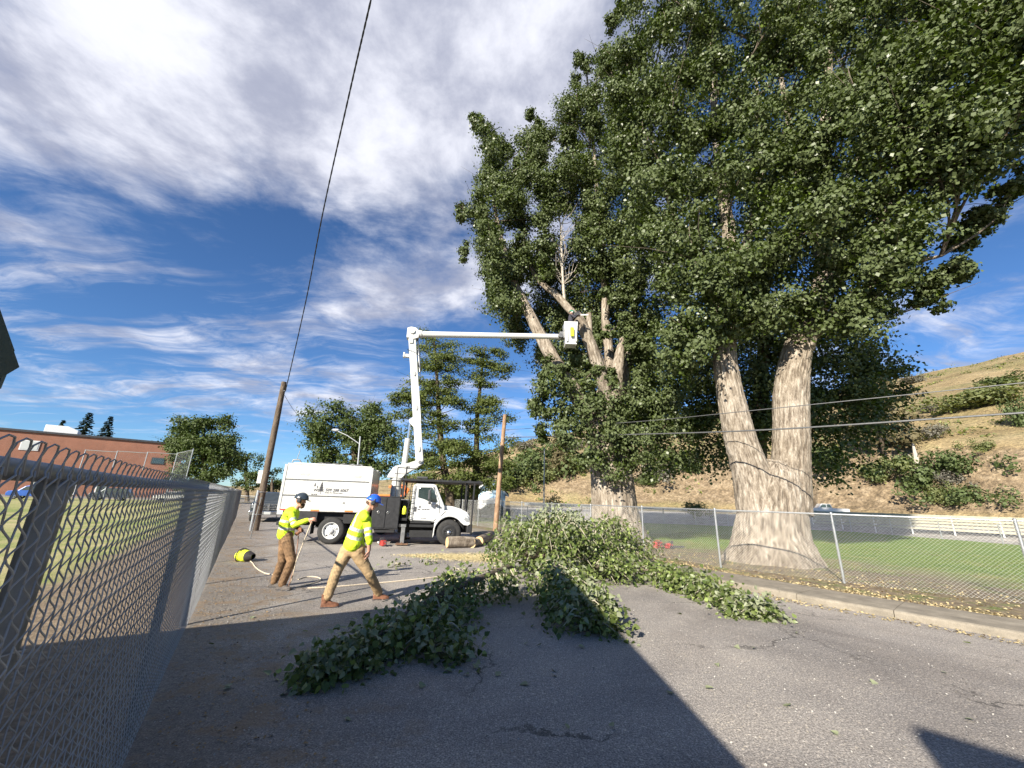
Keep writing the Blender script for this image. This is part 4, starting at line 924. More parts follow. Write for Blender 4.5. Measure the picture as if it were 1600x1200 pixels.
    part('rear_bumper', 'black_steel', lambda mb: (mb.box((-1.9, 1.21, .72), (.12, 2.2, .14)), mb.box((-1.75, .5, .86), (.1, .08, .3)), mb.box((-1.75, 1.9, .86), (.1, .08, .3))), .01)
    part('spring_hanger', 'chassis_black', lambda mb: (mb.box((.62, .35, .92), (.5, .5, .34)), mb.tube([(-.7, .62, .62), (0, .62, .50), (.7, .62, .62)], .05, 6)), .01)
    part('subframe', 'chassis_black', lambda mb: mb.box((-.3, 1.21, 1.0), (3.2, 1.9, .28)), .01)
    for y, s in ((.15, -1), (.46, -1), (W - .15, 1), (W - .46, 1)): wheel(T, (0, y, .49), s)
    for y, s in ((.16, -1), (W - .16, 1)): wheel(T, (4.44, y, .49), s, rim='chassis_black', dish=-.02)
    # black tool locker
    lk = part('tool_locker', 'black_steel', lambda mb: mb.box((1.93, W / 2, 1.175), (1.04, W - .05, 1.21)), .015)
    for x in (1.68, 2.19):
        d = part('locker_door', 'black_steel', lambda mb: mb.box((x, .012, 1.18), (.485, .02, 1.12)), .008, lk)
        part('latch', 'chrome', lambda mb: mb.cyl((x - .02 if x < 1.9 else x - .17, .004, 1.19), (x - .02 if x < 1.9 else x - .17, -.016, 1.19), .055, n=16), .004, d)
    part('locker_top', 'black_steel', lambda mb: mb.box((1.93, W / 2, 1.795), (1.10, W - .02, .03)), .006, lk)
    part('locker_step', 'chassis_black', lambda mb: (mb.box((1.95, .2, .50), (.75, .3, .09)), mb.box((1.9, .12, .47), (.18, .05, .03))), .006, lk)
    # space behind the cab: hydraulics, ladder, water jug
    part('hydraulic_tank', 'chassis_black', lambda mb: (mb.box((2.62, 1.3, 1.2), (.25, 1.6, 1.0)), mb.box((2.62, .4, .95), (.25, .5, .10)), mb.box((2.62, .2, .72), (.3, .3, .12))), .01)
    lad = part('ladder', 'black_steel', lambda mb: (mb.bar((2.74, .03, .9), (2.80, .03, 2.3), .025), mb.bar((2.92, .03, .9), (2.96, .03, 2.3), .02)))
    for k in range(6): part('rung', 'black_steel', lambda mb: mb.bar((2.70, .02, 1.0 + k * .2), (2.95, .02, 1.03 + k * .2), .018), 0, lad)
    part('water_jug', 'hi_yellow', lambda mb: mb.lathe([(.07, 1.12), (.085, 1.16), (.085, 1.34), (.05, 1.40), (.03, 1.43)], 14, Matrix.Translation((2.62, .18, .02))), 0, T, True)
    part('rack_bar', 'steel_grey', lambda mb: mb.bar((2.45, .05, 1.70), (2.82, .05, 1.70), .025))
    # cab
    cabp = [(2.86, .90), (2.86, 2.16), (2.90, 2.29), (3.02, 2.355), (3.66, 2.37), (3.80, 2.31), (4.16, 1.56), (4.20, 1.48), (4.20, 1.00), (3.86, .86)]
    cab = part('cab', 'white_gloss', lambda mb: mb.prism(cabp, .10, W - .10), .045)
    for y, o_ in ((.10, -1), (W - .10, 1)):
        yy = y + o_ * .004
        dr = part('door', 'white_gloss', lambda mb: mb.prism([(2.98, .93), (2.99, 2.12), (3.06, 2.24), (3.66, 2.26), (3.74, 2.18), (3.98, 1.62), (3.99, 1.12), (3.80, .92)], yy - .012, yy + .012), .012, cab)
        part('door_gap', 'seam', lambda mb: mb.tube([(2.965, yy, .915), (2.975, yy, 2.13), (3.05, yy, 2.255), (3.67, yy, 2.275), (3.755, yy, 2.19), (3.998, yy, 1.62), (4.005, yy, 1.10), (3.81, yy, .905)], .008, 4, closed=True), 0, cab)
        part('side_window', 'dark_glass', lambda mb: mb.prism([(3.11, 1.80), (3.10, 2.12), (3.16, 2.20), (3.63, 2.21), (3.70, 2.13), (3.905, 1.66), (3.86, 1.62), (3.55, 1.66), (3.35, 1.74)], yy + o_ * .010, yy + o_ * .018), .004, dr)
        part('door_handle', 'ink', lambda mb: mb.box((3.04, yy + o_ * .018, 1.35), (.10, .02, .19)), .02, dr)
        mr = part('mirror', 'ink', lambda mb: (mb.box((3.55, yy + o_ * .22, 1.92), (.10, .17, .38)), mb.box((3.58, yy + o_ * .20, 1.62), (.10, .15, .14))), .03, dr)
        part('mirror_arm', 'chrome', lambda mb: mb.tube([(3.80, yy, 1.50), (3.66, yy + o_ * .18, 1.53), (3.57, yy + o_ * .22, 1.66), (3.57, yy + o_ * .22, 2.14), (3.72, yy, 2.22)], .014, 6), 0, mr, True)
        part('fender_mirror', 'ink', lambda mb: mb.box((3.86, yy + o_ * .10, 1.53), (.13, .09, .08)), .02, dr)
    text('509 288 6067', .055, (3.30, .078, 1.33), rt, 'ink', cab); text('WC', .07, (3.13, .078, 1.31), rt, 'ink', cab)
    part('emblem_tree', 'ink', lambda mb: [mb.prism([(3.18, 1.40 + k * .04), (3.25, 1.40 + k * .04), (3.215, 1.47 + k * .04)], .076, .080) for k in range(2)], 0, cab)
    text('IMT 53 5517TK', .035, (3.28, .078, 1.00), rt, 'ink', cab)
    part('windscreen', 'dark_glass', lambda mb: mb.add([(3.835, .24, 2.26), (3.835, W - .24, 2.26), (4.165, W - .20, 1.60), (4.165, .20, 1.60)], [(0, 1, 2, 3)]), 0, cab)
    part('roof_marker', 'amber_lamp', lambda mb: [mb.box((3.55, y, 2.385), (.10, .05, .03)) for y in (.5,)], .006, cab)
    part('sun_visor', 'ink', lambda mb: mb.prism([(3.74, 2.30), (3.86, 2.24), (3.86, 2.21), (3.75, 2.27)], .2, W - .2), .006, cab)
    part('steps', 'chassis_black', lambda mb: (mb.box((3.35, .18, .72), (.95, .3, .10)), mb.box((3.35, .2, .42), (.90, .26, .26)), mb.box((3.30, .16, .85), (.8, .2, .08))), .015)
    # bonnet, wings, front
    hood = part('bonnet', 'white_gloss', lambda mb: mb.prism([(4.17, 1.02), (4.17, 1.52), (4.55, 1.49), (4.90, 1.40), (5.16, 1.27), (5.27, 1.10), (5.29, .86), (5.22, .80), (4.9, 1.0)], .30, W - .30), .05)
    arc = [(4.44 + .585 * math.cos(q), .49 + .60 * math.sin(q)) for q in np.linspace(math.radians(28), math.radians(200), 16)]
    for y0, y1 in ((.04, .62), (W - .62, W - .04)):
        part('wing', 'white_gloss', lambda mb: mb.prism([(3.80, .28), (3.83, .80), (3.97, 1.14), (4.18, 1.32), (4.45, 1.38), (4.80, 1.34), (5.08, 1.20), (5.24, 1.00), (5.28, .82), (5.18, .76), (5.02, .78)] + arc[1:-1], y0, y1), .03, hood)
        part('headlight', 'lamp_glass', lambda mb: mb.prism([(5.0, 1.00), (5.06, 1.10), (5.22, 1.02), (5.275, .90), (5.12, .90)], y0 - .006 if y0 < 1 else y1 - .01, y0 + .01 if y0 < 1 else y1 + .006), .008, hood)
    part('wheel_arch_liner', 'chassis_black', lambda mb: mb.tube([(4.44 + .58 * math.cos(q), .33, .49 + .585 * math.sin(q)) for q in np.linspace(.2, 3.4, 14)], .07, 5), 0, hood)
    part('wing_vent', 'ink', lambda mb: (mb.bar((4.06, .035, 1.12), (4.26, .035, 1.30), .016), mb.box((4.06, .09, 1.42), (.02, .01, .10))), 0, hood)
    part('grille', 'chrome', lambda mb: [mb.box((5.30, W / 2, .92 + k * .065), (.02, 1.0, .025)) for k in range(5)][0], 0, hood)
    for k in range(5): part('grille_bar', 'chrome', lambda mb: mb.box((5.295, W / 2, .90 + k * .068), (.02, 1.0, .028)), .004, hood)
    part('front_bumper', 'black_steel', lambda mb: mb.box((5.25, W / 2, .62), (.22, W - .1, .26)), .03)
    part('tow_frame', 'chassis_black', lambda mb: mb.box((5.0, W / 2, .62), (.4, 1.6, .3)), .02)
    # steel cab guard over the roof, its posts and front brush bars
    cg = part('cab_guard', 'black_steel', lambda mb: mb.box((4.03, W / 2, 2.475), (3.32, W + .06, .085)), .01)
    for k in range(9): part('guard_rib', 'black_steel', lambda mb: mb.box((2.45 + k * .39, W / 2, 2.54), (.05, W, .05)), 0, cg)
    for y in (.02, W - .02):
        part('guard_post', 'black_steel', lambda mb: mb.bar((5.30, y, .45), (5.36, y, 2.45), .075, .06), .006, cg); part('guard_post', 'black_steel', lambda mb: mb.bar((5.03, y + (.12 if y < 1 else -.12), 1.38), (5.05, y + (.12 if y < 1 else -.12), 2.45), .07), .006, cg)
        part('guard_post', 'black_steel', lambda mb: mb.bar((2.50, y + (.05 if y < 1 else -.05), 1.78), (2.50, y + (.05 if y < 1 else -.05), 2.45), .09), .006, cg)
    part('brush_plate', 'black_steel', lambda mb: mb.box((5.33, .10, .62), (.05, .18, .40)), .006, cg)
    part('deck_rail', 'black_steel', lambda mb: (mb.tube([(2.20, .1, 1.8), (2.20, .1, 2.95), (2.20, .1, 2.95), (2.95, .1, 2.92)], .018, 6), mb.bar((2.55, .1, 2.5), (2.55, .1, 3.0), .09, .05), mb.bar((2.1, .1, 2.70), (2.6, .1, 2.70), .022), mb.bar((2.1, .1, 2.2), (2.5, .1, 2.2), .03)), 0, cg)
    part('beacon', 'ink', lambda mb: mb.box((3.2, .5, 2.60), (.45, .2, .09)), .02, cg)
    # stabiliser legs
    for y, s in ((.02, 1), (W - .02, -1)):
        st = part('stabiliser', 'steel_grey', lambda mb: (mb.box((2.66, y, .40), (.15, .15, .62)), mb.box((2.66, y, .72), (.20, .19, .10))), .01)
        part('foot_pad', 'rusty', lambda mb: (mb.box((2.66, y, .055), (.46, .40, .045)), mb.cyl((2.66, y, .06), (2.66, y, .14), .08, n=10)), .008, st)
    # pedestal, turret and boom
    yc = 1.27
    part('pedestal', 'white_paint', lambda mb: mb.lathe([(.24, 1.0), (.22, 1.9), (.20, 2.45), (.27, 2.48), (.27, 2.56)], 20, Matrix.Translation((2.13, yc, 0))), 0, T, True)
    tur = part('turret', 'white_paint', lambda mb: [mb.prism([(1.72, 2.57), (1.76, 2.68), (1.94, 3.02), (2.12, 3.10), (2.50, 3.20), (3.06, 3.42), (3.14, 3.38), (3.12, 3.18), (2.50, 2.76), (2.32, 2.56)], y0, y0 + .07) for y0 in (yc - .26, yc + .19)], .015)
    part('turret_deck', 'white_paint', lambda mb: (mb.prism([(1.78, 2.60), (1.98, 3.00), (2.50, 3.14), (2.46, 2.80), (2.30, 2.60)], yc - .19, yc + .19)), .01, tur)
    part('boom_pin', 'steel_grey', lambda mb: mb.cyl((3.03, yc - .30, 3.28), (3.03, yc + .30, 3.28), .07, n=14), .006, tur)
    text('55', .13, (2.50, yc - .268, 2.98), rt, 'ink', tur)
    def boomp(s): return Vector((3.02 + (2.06 - 3.02) * s, yc, 3.25 + (9.42 - 3.25) * s))
    a, b = boomp(-.01), boomp(1.0)
    lb = part('lower_boom', 'white_paint', lambda mb: mb.bar(a, b, .34, .30, (0, 1, 0)), .03)
    for s in (.10, .40, .66): part('oval_hole', 'grey_decal', lambda mb: mb.lathe([(.001, 0), (.07, 0), (.07, .004), (.001, .004)], 18, Matrix.Translation(boomp(s) + Vector((0, -.19, 0))) @ Matrix.Rotation(-.155, 4, 'Y') @ Matrix.Diagonal((.9, 1, 1.9, 1)) @ Matrix.Rotation(math.pi / 2, 4, 'X')), 0, lb)
    part('boom_plate', 'white_paint', lambda mb: mb.box(boomp(.93) + Vector((-.03, -.19, 0)), (.17, .03, .42)), .02, lb)
    part('boom_insert', 'white_gloss', lambda mb: mb.bar(boomp(.30), boomp(.56), .355, .315, (0, 1, 0)), .01, lb)
    part('boom_rest', 'white_paint', lambda mb: (mb.box(boomp(.80) + Vector((-.28, 0, 0)), (.30, .18, .16)), mb.box(boomp(.80) + Vector((-.42, 0, .02)), (.08, .24, .24))), .02, lb)
    part('cylinder_lug', 'white_paint', lambda mb: mb.prism([(2.62, 5.35), (2.36, 5.15), (2.40, 5.02), (2.68, 4.75)], yc - .06, yc + .06), .01, lb)
    part('lift_cylinder', 'white_paint', lambda mb: mb.cyl((2.36, yc, 2.95), (2.40, yc, 4.30), .12, n=16), 0, lb, True)
    part('cylinder_rod', 'cylinder_rod', lambda mb: mb.cyl((2.40, yc, 4.30), (2.42, yc, 5.10), .05, n=12), 0, lb, True)
    part('hose_bundle', 'ink', lambda mb: mb.tube([boomp(s) + Vector((.24 + .03 * math.sin(s * 30), -.05, 0)) for s in np.linspace(.62, .98, 20)], .018, 6), 0, lb, True)
    part('lever_cylinder', 'galvanised', lambda mb: (mb.cyl(boomp(.68) + Vector((.26, .0, 0)), boomp(.86) + Vector((.26, .0, 0)), .06, n=10), mb.cyl(boomp(.86) + Vector((.26, 0, 0)), boomp(.985) + Vector((.27, 0, 0)), .03, n=8)), 0, lb, True)
    part('elbow', 'white_paint', lambda mb: (mb.prism([(1.86, 9.05), (1.86, 9.55), (2.02, 9.62), (2.24, 9.60), (2.42, 9.44), (2.42, 9.10), (2.2, 9.0)], yc - .20, yc + .20), mb.cyl((2.10, yc - .27, 9.38), (2.10, yc + .27, 9.38), .13, n=18)), .02, lb)
    inv = T.matrix_basis.inverted() if False else (Matrix.Translation(T.location) @ Matrix.Rotation(T.rotation_euler.z, 4, 'Z')).inverted()
    e = inv @ at(876, 526, 17.9); s = Vector((2.36, yc, 9.34))
    ub = part('upper_boom', 'white_gloss', lambda mb: mb.tube([s, s.lerp(e, .02), e], [.165, .15, .125], 20), 0, T, True)
    part('boom_collar', 'white_paint', lambda mb: mb.tube([s - (e - s) * .012, s + (e - s) * .03], [.20, .19], 16), 0, ub, True)
    part('boom_tip', 'steel_grey', lambda mb: (mb.cyl(e + Vector((-.05, -.2, 0)), e + Vector((-.05, .2, 0)), .12, n=14), mb.box(e + Vector((.05, 0, .08)), (.22, .22, .3))), .01, ub)
    c = inv @ at(891, 523, 17.9); rx = Matrix.Rotation(-.196, 4, 'Z')
    def bk(mb):
        # an open tub: outer skin, inner skin, rim
        w0, w1, h0, h1 = .27, .33, -.60, .56; t_ = .03
        vs = []
        for w_, z in ((w0, h0), (w1, h1), (w1 - t_, h1), (w0 - t_, h0 + t_)): vs += [Vector((sx * w_, sy * w_, z)) for sx, sy in ((-1, -1), (1, -1), (1, 1), (-1, 1))]
        fs = [(3, 2, 1, 0), (12, 13, 14, 15)] + [(r * 4 + j, r * 4 + (j + 1) % 4, (r + 1) * 4 + (j + 1) % 4, (r + 1) * 4 + j) for r in range(3) for j in range(4)]; mb.add([c + (rx @ v) for v in vs], fs)
    bko = part('bucket', 'white_gloss', bk, .015)
    part('bucket_rib', 'white_paint', lambda mb: (mb.box(c + rx @ Vector((-.20, -.335, .02)), (.10, .03, 1.02)), mb.box(c + rx @ Vector((.22, -.335, .02)), (.10, .03, 1.02))), .01, bko)
    part('tool_pouch', 'hi_yellow', lambda mb: mb.box(c + rx @ Vector((.03, -.40, -.02)), (.17, .10, .46)), .03, bko)
    part('bucket_bracket', 'steel_grey', lambda mb: mb.box(c + rx @ Vector((-.33, 0, -.06)), (.10, .3, .34)), .01, bko)
    return T, c, inv
TRUCK, BUCKET_C, TRUCK_INV = bucket_truck()
BUCKET_W = (Matrix.Translation(TRUCK.location) @ Matrix.Rotation(TRUCK.rotation_euler.z, 4, 'Z')) @ BUCKET_C

# ------------------------------------------------------------------ other vehicles
def car(name, label, cat, loc, rz, paint, prof, glassp, L, W=1.8, wheels=(.8, 3.4), r=.33, group=None, parts=()):
    root = empty(name, loc, rz, label, cat, group)
    mb = MB(); mb.prism(prof, 0, W); body = mb.build('body', paint, root, False, .06)
    for gp in glassp:
        for y in (-.006, W + .006): mb = MB(); mb.prism(gp, y - .004, y + .004); mb.build('side_window', 'dark_glass', body)
    for x in wheels:
        for y, s in ((.10, -1), (W - .10, 1)): wheel(root, (x, y, r), s, r, .2, 'steel_grey', .03)
    return root, body
def pickup():
    p = g(415, 816); root, body = car('pickup_truck', 'dark pickup truck nose on behind the leaning pole and the truck box', 'pickup truck', (p.x + .9, p.y + .44, 0), math.radians(116), 'dark_paint',
        [(0, .45), (0, 1.06), (.15, 1.16), (1.2, 1.22), (1.75, 1.78), (1.95, 1.84), (3.2, 1.84), (3.5, 1.25), (5.5, 1.25), (5.5, .45)], [[(1.45, 1.26), (1.85, 1.72), (2.45, 1.74), (2.45, 1.26)], [(2.55, 1.26), (2.55, 1.74), (3.12, 1.74), (3.32, 1.26)]], 5.5, 2.0, (.95, 4.4), .40)
    for k in range(4): mb = MB(); mb.box((-.02, 1.0, .78 + k * .10), (.05, 1.3, .04)); mb.build('grille_bar', 'chrome', body)
    mb = MB(); mb.box((-.03, 1.0, .92), (.06, .12, .42)); mb.build('grille_post', 'chrome', body)
    for y in (.22, 1.78): mb = MB(); mb.box((-.01, y, .95), (.06, .28, .24)); mb.build('headlight', 'lamp_glass', body, False, .02)
    mb = MB(); mb.box((-.12, 1.0, .55), (.24, 2.0, .24)); mb.build('front_bumper', 'chrome', body, False, .03); mb = MB(); mb.box((-.25, 1.0, .56), (.02, .36, .16)); mb.build('licence_plate', 'plate', body)
    mb = MB(); mb.add([(1.24, .12, 1.26), (1.24, 1.88, 1.26), (1.77, 1.75, 1.76), (1.77, .25, 1.76)], [(0, 1, 2, 3)]); mb.build('windscreen', 'dark_glass', body)
pickup()
SEDAN = [(0, .35), (-.05, .62), (.10, .85), (1.0, .93), (1.6, 1.36), (2.0, 1.45), (2.9, 1.44), (3.5, 1.02), (4.25, .95), (4.35, .6), (4.3, .35)]; SG = [[(1.25, .96), (1.68, 1.32), (2.15, 1.37), (2.15, .96)], [(2.22, .96), (2.22, 1.37), (2.8, 1.36), (3.3, 1.0)]]
SUV = [(0, .4), (-.05, .75), (.10, 1.0), (1.0, 1.08), (1.55, 1.62), (1.9, 1.72), (3.9, 1.70), (4.35, 1.1), (4.4, .6), (4.35, .4)]; VG = [[(1.2, 1.12), (1.66, 1.58), (2.3, 1.62), (2.3, 1.12)], [(2.38, 1.12), (2.38, 1.62), (3.1, 1.62), (3.1, 1.12)], [(3.18, 1.12), (3.18, 1.62), (3.78, 1.60), (4.1, 1.12)]]
a_ = math.radians(20)
for nm, lab, cat, px, D, paint, pr, gl, rz in (('parked_car', 'blue car parked by the brick building at the left edge', 'car', 8, 52, 'blue_paint', SUV, VG, .1), ('parked_car', 'dark blue car parked in front of the brick wall behind the fence', 'car', 138, 58, 'dark_paint', SUV, VG, .15), ('parked_car', 'pale car parked farther along behind the backstop', 'car', 240, 66, 'white_paint', SEDAN, SG, .15)):
    q = at(px, 772, D); car(nm, lab, cat, (q.x, q.y, 0), a_ + rz, paint, pr, gl, 4.3, group='cars parked by the brick building')
q = Vector((46.2, 63.5, 1.1)); root, body = car('pickup_truck', 'small white pickup on the far road right of the twin trunk', 'pickup truck', (q.x, q.y, 1.1), math.radians(-20), 'white_gloss', [(0, .45), (0, 1.02), (1.3, 1.15), (1.75, 1.75), (2.9, 1.75), (3.1, 1.12), (5.2, 1.10), (5.2, .45)], [[(1.5, 1.2), (1.85, 1.66), (2.3, 1.66), (2.3, 1.2)], [(2.4, 1.2), (2.4, 1.66), (2.8, 1.66), (2.95, 1.2)]], 5.2, 1.9, (.9, 4.1), .37)
def chipper():
    q = TRUCK.matrix_basis if False else None
    M = Matrix.Translation(TRUCK.location) @ Matrix.Rotation(TRUCK.rotation_euler.z, 4, 'Z'); p = M @ Vector((.6, 4.6, 0))
    root = empty('wood_chipper', p, TRUCK.rotation_euler.z, 'orange wood chipper parked behind the white truck', 'wood chipper')
    mb = MB(); mb.prism([(-.4, .6), (-.4, 1.5), (.4, 1.9), (1.6, 1.9), (1.9, 1.2), (1.9, .6)], 0, 1.5); b = mb.build('body', 'orange_paint', root, False, .03)
    mb = MB(); mb.prism([(.9, 2.35), (1.65, 2.42), (1.95, 2.2), (1.80, 1.85), (1.68, 1.85), (1.72, 2.15), (1.5, 2.28), (.9, 2.22)], .4, .9); mb.build('chute', 'orange_paint', b, False, .02)
    mb = MB(); mb.box((1.3, .7, 2.05), (.5, .5, .35)); mb.build('engine_cover', 'chassis_black', b, False, .03)
    for y, s in ((.0, -1), (1.5, 1)): wheel(root, (.8, y, .38), s, .38, .22, 'steel_grey', .03)
    mb = MB(); mb.bar((1.9, .75, .55), (3.1, .75, .5), .1); mb.build('tow_bar', 'chassis_black', root)
chipper()
# ------------------------------------------------------------------ people
mat('hi_vis', (.62, .86, .03), .75, 0, .10, 6, bump=.25, bscale=18); mat('reflective', (.52, .53, .52), .4, .2, .08, 20); mat('khaki', (.36, .25, .135), .9, 0, .22, 5, bump=.5, bscale=16); mat('brown_canvas', (.21, .125, .065), .9, 0, .45, 6, bump=.5, bscale=14)
mat('skin', (.56, .29, .20), .55, 0, .1, 8); mat('leather', (.20, .085, .045), .7, 0, .3, 9); mat('grey_boot', (.10, .085, .075), .75, 0, .3, 9); mat('helmet_blue', (.02, .10, .52), .3, 0, .15, 5, coat=.6); mat('helmet_dark', (.035, .045, .055), .28, 0, .2, 5, coat=.7)
mat('helmet_green', (.03, .22, .12), .35, 0, .15, 5, coat=.5); mat('hair_brown', (.10, .055, .03), .8, 0, .2, 30); mat('dark_shirt', (.035, .033, .045), .85, 0, .25, 6); mat('rope', (.66, .56, .42), .85, 0, .2, 60); mat('rope_dark', (.30, .17, .12), .85, 0, .3, 40); mat('bag_black', (.03, .025, .025), .8, 0, .3, 12)
def capsule(mb, a, b, ra, rb, n=12, flat=1.0, side=None):
    a = Vector(a); b = Vector(b); d = b - a; L = d.length; z = d / L; x = Vector(side) if side else z.orthogonal(); x = (x - z * x.dot(z)).normalized(); y = z.cross(x); ring = []
    for t, k in ((-1, 0.05), (-.8, .6), (-.45, .89), (0, 1)): ring.append((a + z * ra * t, ra * k))
    ring += [(a.lerp(b, f), ra + (rb - ra) * f) for f in (.25, .5, .75)]
    for t, k in ((0, 1), (.45, .89), (.8, .6), (1, .05)): ring.append((b + z * rb * t, rb * k))
    vs = [p + (x * math.cos(q) + y * math.sin(q) * flat) * r for p, r in ring for q in (math.tau * j / n for j in range(n))]; m_ = len(ring)
    mb.add(vs, [(i * n + j, i * n + (j + 1) % n, (i + 1) * n + (j + 1) % n, (i + 1) * n + j) for i in range(m_ - 1) for j in range(n)] + [tuple(range(n - 1, -1, -1)), tuple(range((m_ - 1) * n, m_ * n))])
def person(label, base, segs, mats, vox=.0095, wrinkle=.006, rule=None):
    """segs: (a, b, ra, rb, material, flat, side); grown into one skin by remeshing their union"""
    root = empty('person', base, 0, label, 'person'); B = Vector(base); mb = MB()
    for a, b, ra, rb, m_, fl, sd_ in segs: capsule(mb, Vector(a) - B, Vector(b) - B, ra, rb, 14, fl, sd_)
    o = mb.build('body', mats[0]); r = o.modifiers.new('r', 'REMESH'); r.mode = 'VOXEL'; r.voxel_size = vox; s = o.modifiers.new('s', 'SMOOTH'); s.iterations = 4; s.factor = .5
    dg = bpy.context.evaluated_depsgraph_get(); me = bpy.data.meshes.new_from_object(o.evaluated_get(dg)); bpy.data.objects.remove(o)
    me.name = 'body'; me.materials.clear()
    for m_ in mats: me.materials.append(MATS[m_])
    nv = len(me.vertices); co = np.empty(nv * 3); me.vertices.foreach_get('co', co); co = co.reshape(-1, 3); no = np.empty(nv * 3); me.vertices.foreach_get('normal', no); no = no.reshape(-1, 3)
    def label_of(C):
        best = np.full(len(C), 1e9); idx = np.zeros(len(C), int); T_ = np.zeros(len(C))
        for i, (a, b, ra, rb, m_, fl, sd_) in enumerate(segs):
            a_ = np.array(Vector(a) - B); d = np.array(Vector(b) - Vector(a)); t = np.clip(((C - a_) @ d) / (d @ d), 0, 1); dist = np.linalg.norm(C - a_ - t[:, None] * d, axis=1) - (ra + (rb - ra) * t) * (.5 + .5 * min(fl, 1)); k = dist < best; best[k] = dist[k]; idx[k] = i; T_[k] = t[k]
        return idx, T_
    idx, _ = label_of(co); cloth = np.array([segs[i][4] not in ('skin',) for i in idx])
    w = np.array([noise.noise(Vector((p[0] * 9, p[1] * 9, p[2] * 15))) + .6 * noise.noise(Vector((p[0] * 24, p[1] * 24, p[2] * 30))) for p in co]) * wrinkle * cloth
    co = co + no * w[:, None]; me.vertices.foreach_set('co', co.ravel())
    nf = len(me.polygons); fc = np.empty(nf * 3); me.polygons.foreach_get('center', fc); fc = fc.reshape(-1, 3); idx, T_ = label_of(fc)
    mi = np.array([mats.index(segs[i][4]) for i in idx])
    if rule: mi = rule(fc + np.array(B), idx, T_, mi, mats, segs)
    me.polygons.foreach_set('material_index', mi.astype(np.int32)); me.polygons.foreach_set('use_smooth', np.ones(nf, bool)); me.update()
    b_ = bpy.data.objects.new('body', me); col.objects.link(b_); b_.parent = root; return root
def fingers(segs, wrist, tip_dir, side, curl, m_, s=1.0):
    """palm, four unequal bent fingers and a thumb from the side of the palm"""
    w = Vector(wrist); d = Vector(tip_dir).normalized(); sd_ = Vector(side).normalized(); c = Vector(curl).normalized(); palm = w + d * .085 * s
    segs.append((w, palm, .026 * s, .034 * s, m_, .6, sd_))
    for k, L in enumerate((.072, .082, .076, .058)):
        r0 = palm + sd_ * (k - 1.5) * .021 * s; k1 = r0 + (d * .8 + c * .35).normalized() * L * .5 * s; k2 = k1 + (d * .35 + c * .9).normalized() * L * .55 * s; segs.append((r0, k1, .0095 * s, .009 * s, m_, 1., None)); segs.append((k1, k2, .009 * s, .008 * s, m_, 1., None))
    t0 = w + d * .03 * s - sd_ * .03 * s; t1 = t0 + (d * .6 - sd_ * .7 + c * .2).normalized() * .04 * s; segs.append((t0, t1, .013 * s, .0105 * s, m_, 1., None)); segs.append((t1, t1 + (d * .8 + c * .6).normalized() * .035 * s, .0105 * s, .009 * s, m_, 1., None))
def head_segs(segs, c, fwd, up=(0, 0, 1), s=1.0):
    c = Vector(c); f = Vector(fwd).normalized(); u = Vector(up).normalized(); r = f.cross(u).normalized(); u = r.cross(f)
    segs += [(c - f * .012 * s, c + f * .012 * s + u * .02 * s, .088 * s, .086 * s, 'skin', .9, u), (c - u * .03 * s + f * .03 * s, c - u * .085 * s + f * .055 * s, .062 * s, .042 * s, 'skin', 1., None),
             (c + f * .088 * s + u * .01 * s, c + f * .108 * s - u * .025 * s, .010 * s, .014 * s, 'skin', 1., None), (c + f * .082 * s - u * .062 * s, c + f * .086 * s - u * .062 * s, .016 * s, .014 * s, 'skin', 1., None)]
    for q in (-1, 1): segs.append((c + r * q * .078 * s - u * .015 * s - f * .01 * s, c + r * q * .088 * s + u * .02 * s - f * .018 * s, .012 * s, .015 * s, 'skin', 1., None))
    return c, f, r, u
def face_bits(root, c, f, r, u, s=1.0):
    B = root.location
    for q in (-1, 1):
        e = c + f * .078 * s + r * q * .032 * s + u * .012 * s - B; mb = MB(); mb.lathe([(.002, -.012 * s), (.010 * s, -.007 * s), (.012 * s, 0), (.010 * s, .007 * s), (.002, .012 * s)], 10, Matrix.Translation(e)); mb.build('eye', 'ink', root, True)
    a = c + f * .104 * s - u * .062 * s - B; mb = MB(); mb.tube([a - r * .022 * s - f * .01 * s, a, a + r * .022 * s - f * .01 * s], .005 * s, 6); mb.build('mouth', 'leather', root)
